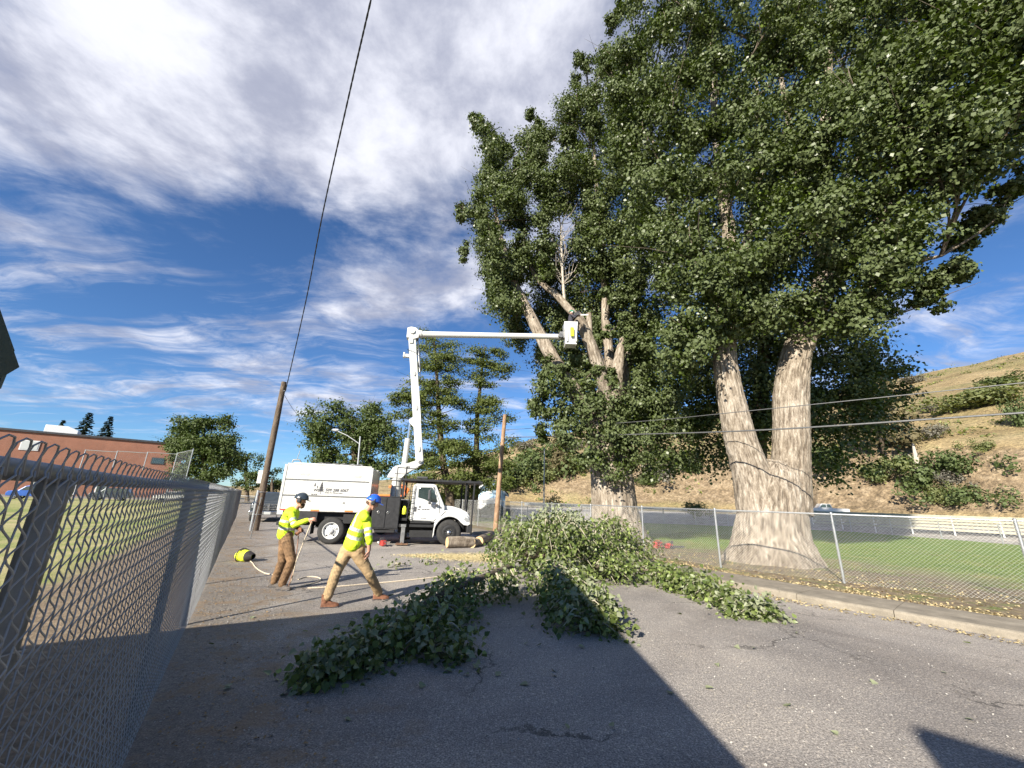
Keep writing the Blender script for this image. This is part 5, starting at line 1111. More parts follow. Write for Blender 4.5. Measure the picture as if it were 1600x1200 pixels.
def helmet(root, c, f, r, u, m_, s=1.0, muffs=True):
    """climber's helmet: ribbed shell, short peak, ear defenders, chin strap"""
    B = root.location; M = Matrix((r, f, u)).transposed().to_4x4(); M.translation = c - B + u * .035 * s; mb = MB(); n, k = 24, 9; vs = []; fs = []
    for i in range(k):
        q = i / (k - 1) * math.pi / 2
        for j in range(n):
            a = math.tau * j / n; rad = math.cos(q); ribs = 1 + .03 * math.cos(a * 6) * math.sin(q * 2); x = .118 * rad * math.cos(a) * ribs; y = .142 * rad * math.sin(a) * ribs; z = .125 * math.sin(q) - (.03 * (1 - math.sin(a)) * .5 * (1 - i / (k - 1))); vs.append(M @ (Vector((x, y, z)) * s))
    fs = [(i * n + j, i * n + (j + 1) % n, (i + 1) * n + (j + 1) % n, (i + 1) * n + j) for i in range(k - 1) for j in range(n)] + [tuple(range((k - 1) * n, k * n))]; mb.add(vs, fs); h = mb.build('helmet', m_, root, True); so_ = h.modifiers.new('s', 'SOLIDIFY'); so_.thickness = .008; so_.offset = -1
    mb = MB(); mb.prism([(-.09 * s, -.004), (.09 * s, -.004), (.09 * s, .008), (-.09 * s, .008)], .12 * s, .185 * s, M=M); mb.build('peak', m_, h, False, .003)
    if muffs:
        for q in (-1, 1):
            o = M @ (Vector((q * .112, -.01, -.045)) * s); d = (M.to_3x3() @ Vector((q, 0, 0))); mb = MB(); mb.tube([o - d * .018 * s, o + d * .012 * s, o + d * .028 * s], [.042 * s, .044 * s, .026 * s], 14); mb.build('ear_defender', 'ink' if m_ != 'helmet_green' else 'white_gloss', h, True)
            mb = MB(); mb.tube([o + d * .01, M @ (Vector((q * .118, -.01, .03)) * s)], .010 * s, 6); mb.build('defender_arm', 'ink', h)
    a = [M @ (Vector(p) * s) for p in ((-.105, .01, -.03), (-.075, .05, -.11), (0, .06, -.145), (.075, .05, -.11), (.105, .01, -.03))]; mb = MB(); mb.tube(a, .006 * s, 5, cap=False); mb.build('chin_strap', 'ink', h)
    mb = MB(); mb.box(M @ (Vector((.05, -.128, .045)) * s), (.05 * s, .02 * s, .03 * s), M.to_3x3()); mb.build('sticker', 'white_gloss', h, False, .004)
    return h
def boot(root, ankle, fwd, m_, s=1.0):
    a = Vector(ankle) - root.location; f = Vector(fwd).normalized(); f.z = 0; f.normalize(); r = f.cross(Vector((0, 0, 1))); M = Matrix((r, f, Vector((0, 0, 1)))).transposed().to_4x4(); M.translation = Vector((a.x, a.y, 0)); z0 = a.z
    prof = [(-.085, 0, .040, .09), (-.07, 0, .044, .105), (-.02, 0, .045, .125), (.03, 0, .046, .115), (.08, 0, .050, .075), (.13, 0, .050, .062), (.17, 0, .043, .052), (.195, 0, .022, .035)]; vs = []; n = 10
    for y, x, w_, h_ in prof:
        for j in range(n):
            q = math.pi * j / (n - 1); vs.append(M @ Vector((math.cos(q) * w_ * s, y * s, math.sin(q) ** .7 * h_ * s + .012)))
    k = len(prof); mb = MB(); mb.add(vs, [(i * n + j, (i + 1) * n + j, (i + 1) * n + (j + 1) % n, i * n + (j + 1) % n) for i in range(k - 1) for j in range(n)] + [tuple(range(n)), tuple(range(k * n - 1, (k - 1) * n - 1, -1))]); b = mb.build('boot', m_, root, True)
    mb = MB(); mb.prism([(M.inverted() @ v).to_tuple()[:2] for v in ()] or [(-.048 * s, 0), (.048 * s, 0), (.048 * s, .018), (-.048 * s, .018)], -.09 * s, .19 * s, M=M); mb.build('sole', 'ink', b, False, .004); mb = MB(); mb.tube([M @ Vector((0, -.03 * s, .08)), M @ Vector((0, -.035 * s, z0 + .05))], [.056 * s, .058 * s], 12); mb.build('boot_shaft', m_, b, True)

def rope_worker():
    D = 8.6; P = lambda px, py, dy=0.: at(px, py, D + dy); base = g(440, 921); base = Vector((P(442, 921).x, D, 0)); sg = []; up = (0, -1, 0)
    hipN, hipF = P(449, 845, -.09), P(445, 845, .10); kN, kF = P(455.5, 877, -.10), P(441, 878, .12); aN = P(441, 912, -.06); aF = P(428, 911, .16); aN.z = max(aN.z, .11); aF.z = max(aF.z, .11)
    sg += [(hipN, kN, .112, .084, 'brown_canvas', 1., None), (kN, aN, .084, .076, 'brown_canvas', 1., None), (hipF, kF, .112, .084, 'brown_canvas', 1., None), (kF, aF, .084, .076, 'brown_canvas', 1., None), (P(447, 838, -.06), P(447, 838, .07), .128, .128, 'brown_canvas', 1., None)]
    lo, mi_, hi_ = P(446.5, 834), P(449, 818), P(456, 802)
    sg += [(lo - Vector((0, .09, 0)), lo + Vector((0, .09, 0)), .118, .118, 'hi_vis', 1., None), (lo, mi_, .150, .150, 'hi_vis', 1.15, (1, 0, 0)), (mi_, hi_, .150, .140, 'hi_vis', 1.25, (1, 0, 0)), (hi_ - Vector((0, .15, 0)), hi_ + Vector((0, .15, 0)), .078, .078, 'hi_vis', 1., None), (P(459, 799), P(465, 791), .062, .055, 'skin', 1., None)]
    shN, elN, wrN = P(455.5, 803, -.19), P(459.5, 820.5, -.24), P(479.5, 813, -.20); shF, elF, wrF = P(456, 803, .18), P(463, 823, .20), P(472, 829, .02)
    sg += [(shN, elN, .070, .058, 'hi_vis', 1., None), (elN, wrN, .060, .048, 'hi_vis', 1., None), (wrN, P(483, 812, -.20), .03, .028, 'skin', 1., None), (shF, elF, .068, .055, 'hi_vis', 1., None), (elF, wrF, .050, .036, 'leather', 1., None)]
    fingers(sg, P(482, 812, -.20), (1, .0, .15), (0, .3, 1), (.2, .8, -.5), 'skin'); fingers(sg, wrF, (-.75, -.3, -.55), (.4, .2, -.7), (-.3, .7, -.2), 'leather')
    hc = P(470, 781.5); c, f, r, u = head_segs(sg, hc, (1, .30, -.30)); el = list(range(len(sg)))
    def rule(C, idx, T_, mi, mats, segs):
        R_ = mats.index('reflective'); hv = mats.index('hi_vis'); ax = np.array(hi_ - lo); L = np.linalg.norm(ax); ax /= L; t = (C - np.array(lo)) @ ax
        tor = (mi == hv) & np.isin(idx, [5, 6, 7, 8]); mi[tor & (((t > .085) & (t < .135)) | ((t > .225) & (t < .27)))] = R_
        arm = (mi == hv) & np.isin(idx, [10, 13]); mi[arm & (((T_ > .42) & (T_ < .62)) | ((T_ > .78) & (T_ < .95)))] = R_; return mi
    root = person('worker in yellow hi-vis shirt and dark helmet holding up a rope', base, sg, ['hi_vis', 'reflective', 'brown_canvas', 'skin', 'leather'], rule=rule)
    face_bits(root, c, f, r, u); helmet(root, c, f, r, u, 'helmet_dark'); boot(root, aN, (1, -.15, 0), 'grey_boot'); boot(root, aF, (1, .1, 0), 'grey_boot')
    mb = MB(); a = c - root.location; mb.tube([a + f * .07 - u * .05, a + f * .075 - u * .11, a + f * .055 - u * .14], [.05, .05, .03], 10); mb.build('beard', 'hair_brown', root, True)
    mb = MB(); b = P(463, 815, -.19) - root.location; mb.box(b, (.05, .04, .10)); mb.build('chest_radio', 'ink', root, False, .01)
    return root, P(489, 810, -.20), P(466.5, 833, .02)
ROPE_W, HAND_A, HAND_B = rope_worker()

def walking_worker():
    D = 7.62; P = lambda px, py, dy=0.: at(px, py, D + dy); sg = []; base = Vector((P(552, 940).x, D, 0)); fw = Vector((.80, .60, 0)); rt_ = Vector((.60, -.80, 0))
    aR = g(508, 950); aR.z = .12; aF = g(590, 937); aF.z = .12; aR += Vector((0, .03, .03)); hR, hF = P(543, 862, -.02), P(557, 862, .04); kR = P(526, 893, -.16); kF = P(577, 896, .12)
    hR = P(540, 866) - rt_ * .02; hF = P(558, 864) + rt_ * .0
    sg += [(hR, kR, .118, .088, 'khaki', 1., None), (kR, aR + Vector((0, 0, .02)), .088, .080, 'khaki', 1., None), (hF, kF, .118, .088, 'khaki', 1., None), (kF, aF, .086, .078, 'khaki', 1., None), (P(541, 861), P(560, 860), .118, .118, 'khaki', 1., None)]
    lo, mi_, hi_ = P(550, 850), P(556, 830), P(566, 808); ss = rt_
    sg += [(lo - ss * .09, lo + ss * .09, .122, .122, 'hi_vis', 1., None), (lo, mi_, .165, .160, 'hi_vis', .82, ss), (mi_, hi_, .165, .150, 'hi_vis', .80, ss), (hi_ - ss * .15, hi_ + ss * .15, .082, .082, 'hi_vis', 1., None), (hi_ + Vector((0, 0, .05)) + fw * .02, P(577, 793, .05), .064, .058, 'skin', 1., None)]
    shN = P(574, 812, -.06); elN = P(576, 838, -.10); wrN = P(576.5, 860, -.05); shF = hi_ - ss * .20; elF = shF + Vector((.03, .06, -.29)); wrF = elF + Vector((.06, .10, -.22))
    sg += [(shN, elN, .074, .066, 'hi_vis', 1., None), (elN, P(577, 846, -.09), .066, .060, 'hi_vis', 1., None), (P(577, 845, -.09), wrN, .042, .032, 'skin', 1., None), (shF, elF, .072, .058, 'hi_vis', 1., None), (elF, wrF, .056, .036, 'hi_vis', 1., None)]
    fingers(sg, wrN, (-.05, .02, -1), (.35, .9, 0), (-.5, -.2, -.3), 'skin'); fingers(sg, wrF, (.8, .5, -.4), (.5, -.8, 0), (0, 0, -1), 'skin')
    hc = P(582.5, 785, .06); c, f, r, u = head_segs(sg, hc, (.85, .42, -.45))
    def rule(C, idx, T_, mi, mats, segs):
        R_ = mats.index('reflective'); hv = mats.index('hi_vis'); ax = np.array(hi_ - lo); L = np.linalg.norm(ax); ax /= L; rel = C - np.array(lo); t = rel @ ax; sdv = np.array(rt_); s_ = rel @ sdv; bk = rel @ (-np.array(fw))
        tor = (mi == hv) & np.isin(idx, [5, 6, 7, 8]); mi[tor & (((t > .10) & (t < .155)) | ((t > .235) & (t < .29)))] = R_
        mi[tor & (t > .27) & (np.abs(np.abs(s_) - .095) < .025)] = R_
        arm = (mi == hv) & np.isin(idx, [10, 13]); mi[arm & (((T_ > .50) & (T_ < .68)) | ((T_ > .84) & (T_ < .99)))] = R_; return mi
    root = person('worker in yellow hi-vis shirt and blue helmet striding past in tan trousers', base, sg, ['hi_vis', 'reflective', 'khaki', 'skin'], rule=rule)
    face_bits(root, c, f, r, u); helmet(root, c, f, r, u, 'helmet_blue'); boot(root, aR, (.9, .35, 0), 'leather'); boot(root, aF, (.95, .3, 0), 'leather')
    mb = MB(); a = P(548.5, 857, -.145) - root.location; mb.box(a, (.10, .02, .035), Matrix.Rotation(-.15, 3, 'Y')); mb.build('phone', 'ink', root, False, .005)
    mb = MB(); mb.tube([c - root.location - f * .06 - u * .03, c - root.location - f * .07 - u * .07], [.06, .04], 10); mb.build('hair', 'hair_brown', root, True)
    return root
walking_worker()
def bucket_worker():
    b = BUCKET_W; base = b + Vector((0, 0, -.57)); sg = []; fw = Vector((.85, .2, 0)).normalized(); rt_ = Vector((.25, -.95, 0)).normalized(); Z = Vector((0, 0, 1)); h = base + Z * .12
    for q in (-1, 1): sg += [(h + rt_ * q * .09 + Z * .80, h + rt_ * q * .09 + Z * .38, .10, .07, 'khaki', 1., None), (h + rt_ * q * .09 + Z * .38, h + rt_ * q * .09, .07, .055, 'khaki', 1., None)]
    lo = h + Z * .86; hi_ = h + Z * 1.40 + fw * .04; sg += [(lo, hi_, .15, .15, 'dark_shirt', .8, rt_), (hi_ - rt_ * .15, hi_ + rt_ * .15, .075, .075, 'dark_shirt', 1., None), (hi_, hi_ + Z * .14 + fw * .03, .06, .055, 'skin', 1., None)]
    saw = at(906, 493, 17.75); wr = []
    for q, o_ in ((-1, Vector((-.12, .12, .02))), (1, Vector((-.16, -.06, -.02)))):
        sh = hi_ + rt_ * q * .19; w_ = saw + o_; el = sh.lerp(w_, .5) + Vector((0, -.05 * q, -.12)); sg += [(sh, el, .066, .054, 'dark_shirt', 1., None), (el, w_, .052, .036, 'dark_shirt', 1., None)]; fingers(sg, w_, (saw - w_ + Vector((.05, 0, 0))), rt_, (0, 0, -1), 'skin')
    hc = hi_ + Z * .24 + fw * .05; c, f, r, u = head_segs(sg, hc, fw - Z * .25)
    root = person('worker in dark shirt and green helmet sawing from the bucket', base, sg, ['dark_shirt', 'khaki', 'skin'], .012)
    face_bits(root, c, f, r, u); helmet(root, c, f, r, u, 'helmet_green')
    for q in (-1, 1): boot(root, h + rt_ * q * .09, fw, 'leather')
    return saw
SAW_AT = bucket_worker()
mat('red_plastic', (.40, .05, .04), .45, 0, .2, 8)
def chainsaw(loc, rz, tilt, label, body='orange_paint', bar='white_gloss', s=1.0, group='chainsaws'):
    o = empty('chainsaw', loc, rz, label, 'chainsaw', group); o.rotation_euler = (0, tilt, rz); o.scale = (s, s, s)
    def part(name, m, fn, bevel=.008, parent=o, smooth=False): mb = MB(); fn(mb); return mb.build(name, m, parent, smooth, bevel)
    part('motor', body, lambda mb: mb.prism([(-.22, .02), (-.20, .17), (-.05, .20), (.06, .16), (.08, .02)], -.09, .09), .02); part('cover', 'ink', lambda mb: mb.prism([(-.08, .02), (-.06, .13), (.06, .12), (.10, .02)], -.11, -.09))
    part('guide_bar', bar, lambda mb: mb.prism([(.06, .04), (.06, .12), (.50, .115), (.56, .08), (.50, .045)], -.008, .008), .003); part('front_handle', 'ink', lambda mb: mb.tube([(-.02, -.12, .05), (-.03, -.12, .22), (-.03, 0, .27), (-.03, .12, .22), (-.02, .12, .05)], .013, 8), 0, o, True)
    part('rear_handle', 'ink', lambda mb: mb.tube([(-.20, 0, .05), (-.36, 0, .06), (-.40, 0, .12), (-.34, 0, .16), (-.18, 0, .17)], .018, 8), 0, o, True); part('hand_guard', 'ink', lambda mb: mb.prism([(.04, .15), (.07, .15), (.09, .28), (.06, .28)], -.07, .07), .006); return o
chainsaw(SAW_AT + Vector((-.08, 0, -.05)), .15, -.12, 'chainsaw with pale bar held over the sawn limb in the bucket', 'ink')
p = g(597, 853); chainsaw(p + Vector((0, 0, .0)), 2.2, 0, 'red and black chainsaw standing on the road beside the stabiliser', 'red_plastic', s=1.05)
p = Vector((6.9, 17.9, .06)); chainsaw(p, .1, 0, 'red chainsaw lying on the grass behind the fence', 'red_plastic', 'ink', 1.15)
q = p + Vector((.85, .1, 0)); o = empty('fuel_can', q + Vector((-1.35, 0, 0)), .2, 'red fuel can lying on the grass beside the chainsaw behind the fence', 'fuel can'); mb = MB(); mb.box((0, 0, .13), (.36, .22, .26)); mb.build('can_body', 'red_plastic', o, False, .04); mb = MB(); mb.tube([(-.1, 0, .25), (-.1, 0, .31), (.08, 0, .31), (.08, 0, .25)], .014, 6); mb.build('handle', 'red_plastic', o, True); mb = MB(); mb.cyl((.13, 0, .25), (.17, 0, .33), .025, n=10); mb.build('cap', 'ink', o, True)

# ------------------------------------------------------------------ rope, bag, logs
def rope(name, pts, r, m, label, n=80):
    P, R = smooth_path(pts, [r] * len(pts), n); o = empty(name, P[0], 0, label, 'rope'); mb = MB(); mb.tube([q - P[0] for q in P], r, 7); mb.build('strand', m, o, True); return o
def gp(px, py, z=.012): q = g(px, py); q.z = z; return q
hb, ha = HAND_B, HAND_A
rope('rope', [ha, at(478, 838, 8.45), at(467, 866, 8.5), at(462, 880, 8.5), at(456, 905, 8.55), gp(450, 919), gp(470, 917), gp(500, 908), gp(496, 903), gp(480, 902), gp(466, 906)], .011, 'rope', 'pale rope hanging from the raised hand of the worker in the dark helmet', 120)
rope('rope', [hb, at(465, 850, 8.55), at(462, 872, 8.53), at(458, 892, 8.53), at(452, 912, 8.5), gp(449, 920)], .010, 'rope_dark', 'darker rope hanging from the lower hand of the worker in the dark helmet', 50)
rope('rope', [gp(480, 920), gp(530, 917), gp(575, 913), gp(610, 910), gp(650, 906), gp(700, 900), gp(748, 893), gp(790, 886)], .013, 'rope', 'long pale rope lying across the road towards the cut branches', 90)
rope('rope', [gp(387, 876, .03), gp(394, 880), gp(399, 887), gp(407, 893), gp(416, 897), gp(428, 899), gp(440, 901)], .012, 'rope', 'pale rope leading from the yellow rope bag', 50)
def rope_bag():
    p = g(381, 877); o = empty('rope_bag', p, -.25, 'yellow and black rope bag lying on the gravel by the fence', 'rope bag')
    n, k = 20, 12; vs = []
    for i in range(k):
        t = i / (k - 1); x = -.22 + .50 * t; rr = .17 * (1 - .25 * t) * (math.sin(math.pi * min(1, .12 + t * .80)) ** .45)
        for j in range(n): a = math.tau * j / n; z = math.sin(a) * rr; vs.append((x, math.cos(a) * rr * 1.1, max(-.13, z) + .135 + .012 * noise.noise(Vector((x * 9, a, 0)))))
    fs = [(i * n + j, i * n + (j + 1) % n, (i + 1) * n + (j + 1) % n, (i + 1) * n + j) for i in range(k - 1) for j in range(n)]
    mb = MB(); mb.add(vs[:n * 8], fs[:n * 7] + [tuple(range(n - 1, -1, -1))]); b = mb.build('bag_body', 'hi_yellow', o, True); mb = MB(); mb.add(vs[n * 7:], [tuple(q - n * 7 for q in f_) for f_ in fs[n * 7:]]); mb.build('bag_mouth', 'bag_black', o, True)
    mb = MB(); mb.tube([(-.10, .175 * math.cos(a) * 1.12, max(-.13, .175 * math.sin(a)) + .14) for a in np.linspace(0, math.tau, 20)[:-1]], .014, 5, closed=True); mb.build('strap', 'bag_black', b, True); mb = MB(); mb.tube([(-.08, -.1, .27), (.02, -.05, .33), (.10, 0, .29)], .012, 6); mb.build('handle', 'bag_black', b, True)
rope_bag()
def log_(a, b, r, label, mb_seed):
    a = Vector(a); b = Vector(b); o = empty('log', a, 0, label, 'log', 'cut logs by the front wheel'); rs = random.Random(mb_seed); m_ = a.lerp(b, .5) + Vector((0, 0, .02)); bark_sweep('bark', [a, m_, b], [r, r * .97, r * .94], 'cottonwood_bark', o, 26, 24, .02, 5, None, 1., a)
    d = (b - a).normalized()
    for p_, s in ((a, -1), (b, 1)): mb = MB(); mb.tube([p_ - a - d * s * .03, p_ - a + d * s * .004], [r * .96, r * .93], 20); mb.build('sawn_end', 'cut_wood', o)
    return o
A1, A2 = gp(697, 857, .20), gp(735, 856, .19)
log_(A1 + Vector((0, .15, 0)), A2 + Vector((.1, .15, 0)), .20, 'long pale log lying below the truck front wheel', 1)
log_(gp(737, 856, .13), gp(748, 852, .13), .15, 'short log with a bright sawn end next to the long log', 2)
log_(gp(748, 853, .18), gp(764, 846, .22), .19, 'split log end leaning behind the short log', 3)
# ------------------------------------------------------------------ cut branches on the road
def heart_leaf_mesh(name, s):
    vs = [(0, 0, 0), (-.30, -.06, .03), (-.46, .14, .07), (-.36, .42, .07), (-.16, .76, .02), (0, 1.02, -.08), (.16, .76, .02), (.36, .42, .07), (.46, .14, .07), (.30, -.06, .03), (0, .40, -.02)]
    fs = [(10, 0, 1, 2), (10, 2, 3), (10, 3, 4), (10, 4, 5), (10, 5, 6), (10, 6, 7), (10, 7, 8), (10, 8, 9, 0)]
    vs = [(x * s, y * s, z * s) for x, y, z in vs] + [(-.012 * s, 0, 0), (.012 * s, 0, 0), (.01 * s, -.45 * s, -.06 * s), (-.01 * s, -.45 * s, -.06 * s)]; fs.append((11, 12, 13, 14))
    me = bpy.data.meshes.new(name); me.from_pydata(vs, [], fs); me.materials.append(MATS['cut_leaf']); a = me.attributes.new('rnd', 'FLOAT', 'FACE'); return me
LEAVES = []
for i in range(6):
    me = heart_leaf_mesh('leaf', 1.0); me.attributes['rnd'].data.foreach_set('value', [.1 + .16 * i] * len(me.polygons)); LEAVES.append(me)
def leaf_obj(name, p, n, t, s, k, parent=None):
    o = bpy.data.objects.new(name, LEAVES[k % 6]); col.objects.link(o); n = Vector(n).normalized(); t = Vector(t); t = (t - n * t.dot(n)).normalized(); x = t.cross(n)
    M = Matrix((x, t, n)).transposed().to_4x4(); M.translation = p; o.matrix_basis = M @ Matrix.Scale(s, 4)
    if parent is not None: o.parent = parent
    return o
mat('twig', (.40, .36, .27), .8, 0, .25, 8)
def cut_branch(label, spine, rad, width, height, nl, seed, singles, lsize=.105, twigs=60):
    """a limb lying on the road: stem, side twigs arching up and drooping, leaves hung along the twigs"""
    rs = np.random.default_rng(seed); B = Vector(spine[0]); root = empty('cut_branch', (B.x, B.y, 0), 0, label, 'branch', None); O = Vector((B.x, B.y, 0))
    P, R = smooth_path(spine, rad, 30); mb = MB(); mb.tube([q - O for q in P], R, 9); mb.build('limb', 'cottonwood_bark', root, True)
    pts = []; dirs = []
    for k in range(twigs):
        u = rs.random(); i = int(u * 28); p = P[i]; ax = (P[i + 1] - P[i]).normalized(); w = width(u); h = height(u); s_ = 1 if rs.random() < .5 else -1
        side = ax.cross(Vector((0, 0, 1))).normalized() * s_; L = w * rs.uniform(.5, 1.1); end = p + side * L + ax * L * rs.uniform(-.1, .9); end.z = max(.03, h * rs.uniform(-.1, 1.05) * (1 - .55 * (L / max(w, .01)) ** 2)); mid = p.lerp(end, .5); mid.z = max(mid.z + .18 * h, min(h, end.z + .3 * h)) if h > .3 else mid.z + .05
        tw, _ = smooth_path([p, mid, end], [1, 1, 1], 8); mb = MB(); mb.tube([q - O for q in tw], [.016, .014, .012, .011, .009, .007, .005, .003], 5, cap=False); mb.build('twig', 'twig', root, True)
        m_ = nl // twigs
        for q in range(m_):
            f = .15 + .85 * rs.random() ** .8; j = min(6, int(f * 7)); c = tw[j].lerp(tw[j + 1], f * 7 - j); off = rs.normal(size=3) * np.array([.13, .13, .10]); v = np.array(c) + off; v[2] = max(.02, v[2]); pts.append(v); dirs.append(np.array(tw[j + 1] - tw[j]) * .3 / max(1e-6, (tw[j + 1] - tw[j]).length) + off * 2)
    pts = np.array(pts); dirs = unit(np.array(dirs) + rs.normal(size=pts.shape) * .35 + np.array([0, 0, -.35])); N = unit(rs.normal(size=pts.shape) * .75 + np.array([-.15, -.35, .70])); sz = lsize * rs.uniform(.6, 1.25, len(pts))
    tops = pts[:, 2] - .22 * pts[:, 1] + .25 * rs.random(len(pts)); k = np.argsort(-tops)[:singles]; rest = np.ones(len(pts), bool); rest[k] = False        # the ones that show largest, each by itself
    for j, i in enumerate(k): leaf_obj('leaf', Vector(pts[i]) - O, N[i], dirs[i], sz[i] * .88, j, root)
    o = leaf_full('foliage', pts[rest] - np.array(O), N[rest], sz[rest], 'cut_leaf', root, rs.random(rest.sum()), dirs[rest]); o['kind'] = 'stuff'
    return root
S = lambda px, py, z: (lambda q: Vector((q.x, q.y, z)))(g(px, py))
cut_branch('large leafy heap of cut cottonwood branches in the middle of the road', [S(800, 890, .35), S(850, 905, .55), S(880, 900, .7), S(930, 890, .6), S(1000, 880, .45)], [.07, .06, .05, .04, .02], lambda u: 1.10 - .3 * abs(u - .4), lambda u: 1.62 - .8 * abs(u - .45), 13000, 1, 300, .090, 200)
cut_branch('leafy cut branch trailing from the heap towards the near left', [S(800, 925, .50), S(700, 970, .42), S(620, 1005, .28), S(545, 1050, .10), S(480, 1062, .05)], [.055, .045, .034, .018, .008], lambda u: .31 - .12 * u, lambda u: .46 - .28 * u, 3600, 2, 300, .082, 80)
cut_branch('leafy cut branch spilling forward from the heap into the shadow edge', [S(865, 918, .5), S(880, 945, .42), S(898, 968, .3), S(915, 990, .15)], [.04, .03, .02, .008], lambda u: .55 - .1 * u, lambda u: .75 - .35 * u, 2900, 3, 240, .090, 56)
cut_branch('long leafy cut branch reaching from the heap towards the kerb on the right', [S(930, 910, .35), S(1010, 908, .26), S(1080, 925, .18), S(1140, 948, .12), S(1182, 968, .06)], [.045, .04, .03, .02, .008], lambda u: .60 - .30 * u, lambda u: .52 - .30 * u, 4600, 4, 280, .090, 90)
cut_branch('drooping cut branch low at the near left of the heap', [S(720, 940, .4), S(690, 985, .28), S(680, 1015, .15), S(670, 1030, .06)], [.03, .025, .015, .006], lambda u: .42, lambda u: .45 - .2 * u, 1400, 5, 120, .088, 32)
for i, (px, py, lab) in enumerate(((625, 886, 'small leafy sprig on the road left of the sawdust'), (673, 882, 'small pale leafy sprig lying in front of the sawdust'), (712, 895, 'small leafy sprig standing beside the left of the heap'))):
    cut_branch(lab, [S(px - 10, py, .03), S(px, py, .08), S(px + 12, py - 1, .05)], [.012, .009, .004], lambda u: .16, lambda u: .20, 36, 20 + i, 14, .085, 6)
rs = random.Random(8)
LP = [(430, 1063), (360, 1075), (462, 1050), (627, 1042), (540, 1125), (866, 1050), (865, 1058), (727, 1055), (745, 1052), (780, 1057), (824, 1070), (845, 1010), (870, 985), (885, 1140), (900, 987), (955, 1140), (1045, 1085), (1103, 1076), (1230, 1105), (1310, 1150), (1362, 1068), (1522, 1128), (1517, 1008), (1400, 966), (1475, 1053), (1180, 1015), (1150, 1012), (1000, 1010), (985, 988), (705, 1050), (655, 905), (690, 910), (745, 1046), (1247, 990), (640, 880), (585, 890), (350, 1078), (330, 1010), (395, 965), (905, 1012), (820, 1008), (690, 1005), (1060, 960), (1120, 1040), (655, 1075), (575, 1063)]
for i, (px, py) in enumerate(LP):
    p = g(px, py); p.z = .012 + rs.random() * .015; a = rs.random() * 6.28; o = leaf_obj('fallen_leaf', p, (rs.gauss(0, .3), rs.gauss(0, .3), 1), (math.cos(a), math.sin(a), .1), rs.uniform(.05, .095), rs.randrange(6)); tag(o, 'single fallen green leaf lying loose on the asphalt', 'leaf', 'fallen leaves on the road')

# ------------------------------------------------------------------ poles, wires, lamp
m_bark('pole_wood', (.06, .045, .035), (.13, .10, .075), (.20, .155, .12)); m_bark('pole_wood_pale', (.20, .12, .075), (.36, .235, .15), (.50, .36, .25))
mat('cable_black', (.015, .015, .016), .5, 0, .3, 20); mat('cable_grey', (.12, .12, .12), .5, .2, .2, 20)
def catenary(a, b, sag, n=40): return [Vector(a).lerp(Vector(b), i / (n - 1)) - Vector((0, 0, sag * 4 * (i / (n - 1)) * (1 - i / (n - 1)))) for i in range(n)]
pb = g(398, 829); pt = at(444, 597, pb.y)
o = empty('utility_pole', pb, 0, 'dark wooden utility pole leaning right beside the end of the fence', 'pole'); bark_sweep('shaft', [pb - Vector((0, 0, .3)), pb.lerp(pt, .5), pt], [.165, .15, .125], 'pole_wood', o, 20, 60, .012, 6, None, 1., pb)
mb = MB(); d = (pt - pb); mb.tube([d * f - Vector((.10, .17, 0)) for f in (0, .08, .16, .25)], .075, 12); mb.build('cable_guard', 'galvanised', o, True)
for f in (.10, .24): mb = MB(); mb.tube([d * f + Vector((.20 * math.cos(q), .2 * math.sin(q), 0)) for q in np.linspace(0, math.tau, 16)[:-1]], .014, 5, closed=True); mb.build('band', 'galvanised', o)
mb = MB(); mb.cyl(d * .93 + Vector((.12, -.1, 0)), d * .93 + Vector((.24, -.12, .02)), .04, n=10); mb.build('insulator', 'ink', o, True)
q = at(409, 745, 34.); o = empty('sign_board', (q.x, q.y, 0), -.3, 'plain white board on a post behind the leaning pole', 'sign'); mb = MB(); mb.box((0, 0, q.z), (.85, .04, 1.05)); mb.build('board', 'white_paint', o, False, .01); mb = MB(); mb.cyl((0, .05, 0), (0, .05, q.z + .4), .04, n=8); mb.build('post', 'galvanised', o)
q = g(391, 842); o = empty('guy_stake', q, 0, 'thin dark stake standing in the gravel before the leaning pole', 'stake'); mb = MB(); mb.tube([(0, 0, -.1), (.02, 0, .5), (.10, .02, 1.55)], .018, 7); mb.build('rod', 'steel_grey', o, True); mb = MB(); mb.cyl((.10, .02, 1.54), (.102, .02, 1.60), .035, n=8); mb.build('cap', 'steel_grey', o)
w0 = pb + d * .935 + Vector((.24, -.12, .02)); w1 = at(505, 330, 12.); w2 = at(545, 150, 8.6); w3 = at(583, -15, 6.4); w4 = w3 + (w3 - w2) * 1.6
P, _ = smooth_path([w0, at(478, 470, 16.), w1, w2, w3, w4], [1] * 6, 260); o = empty('service_cable', P[0], 0, 'twisted black service cable rising from the leaning pole over the road', 'cable')
for ph in (0, math.pi): mb = MB(); mb.tube([q_ - P[0] + Vector((math.cos(i * .75 + ph), math.sin(i * .75 + ph), 0)) * .006 for i, q_ in enumerate(P)], .018, 6); mb.build('strand', 'cable_black', o, True)
rope_end = at(490, 660, 40.); P = catenary(w0 + Vector((0, 0, -.3)), rope_end, .5, 24); o = empty('service_cable', P[0], 0, 'thin wire running from the leaning pole away to the right', 'cable'); mb = MB(); mb.tube([q_ - P[0] for q_ in P], .012, 5); mb.build('strand', 'cable_black', o, True)
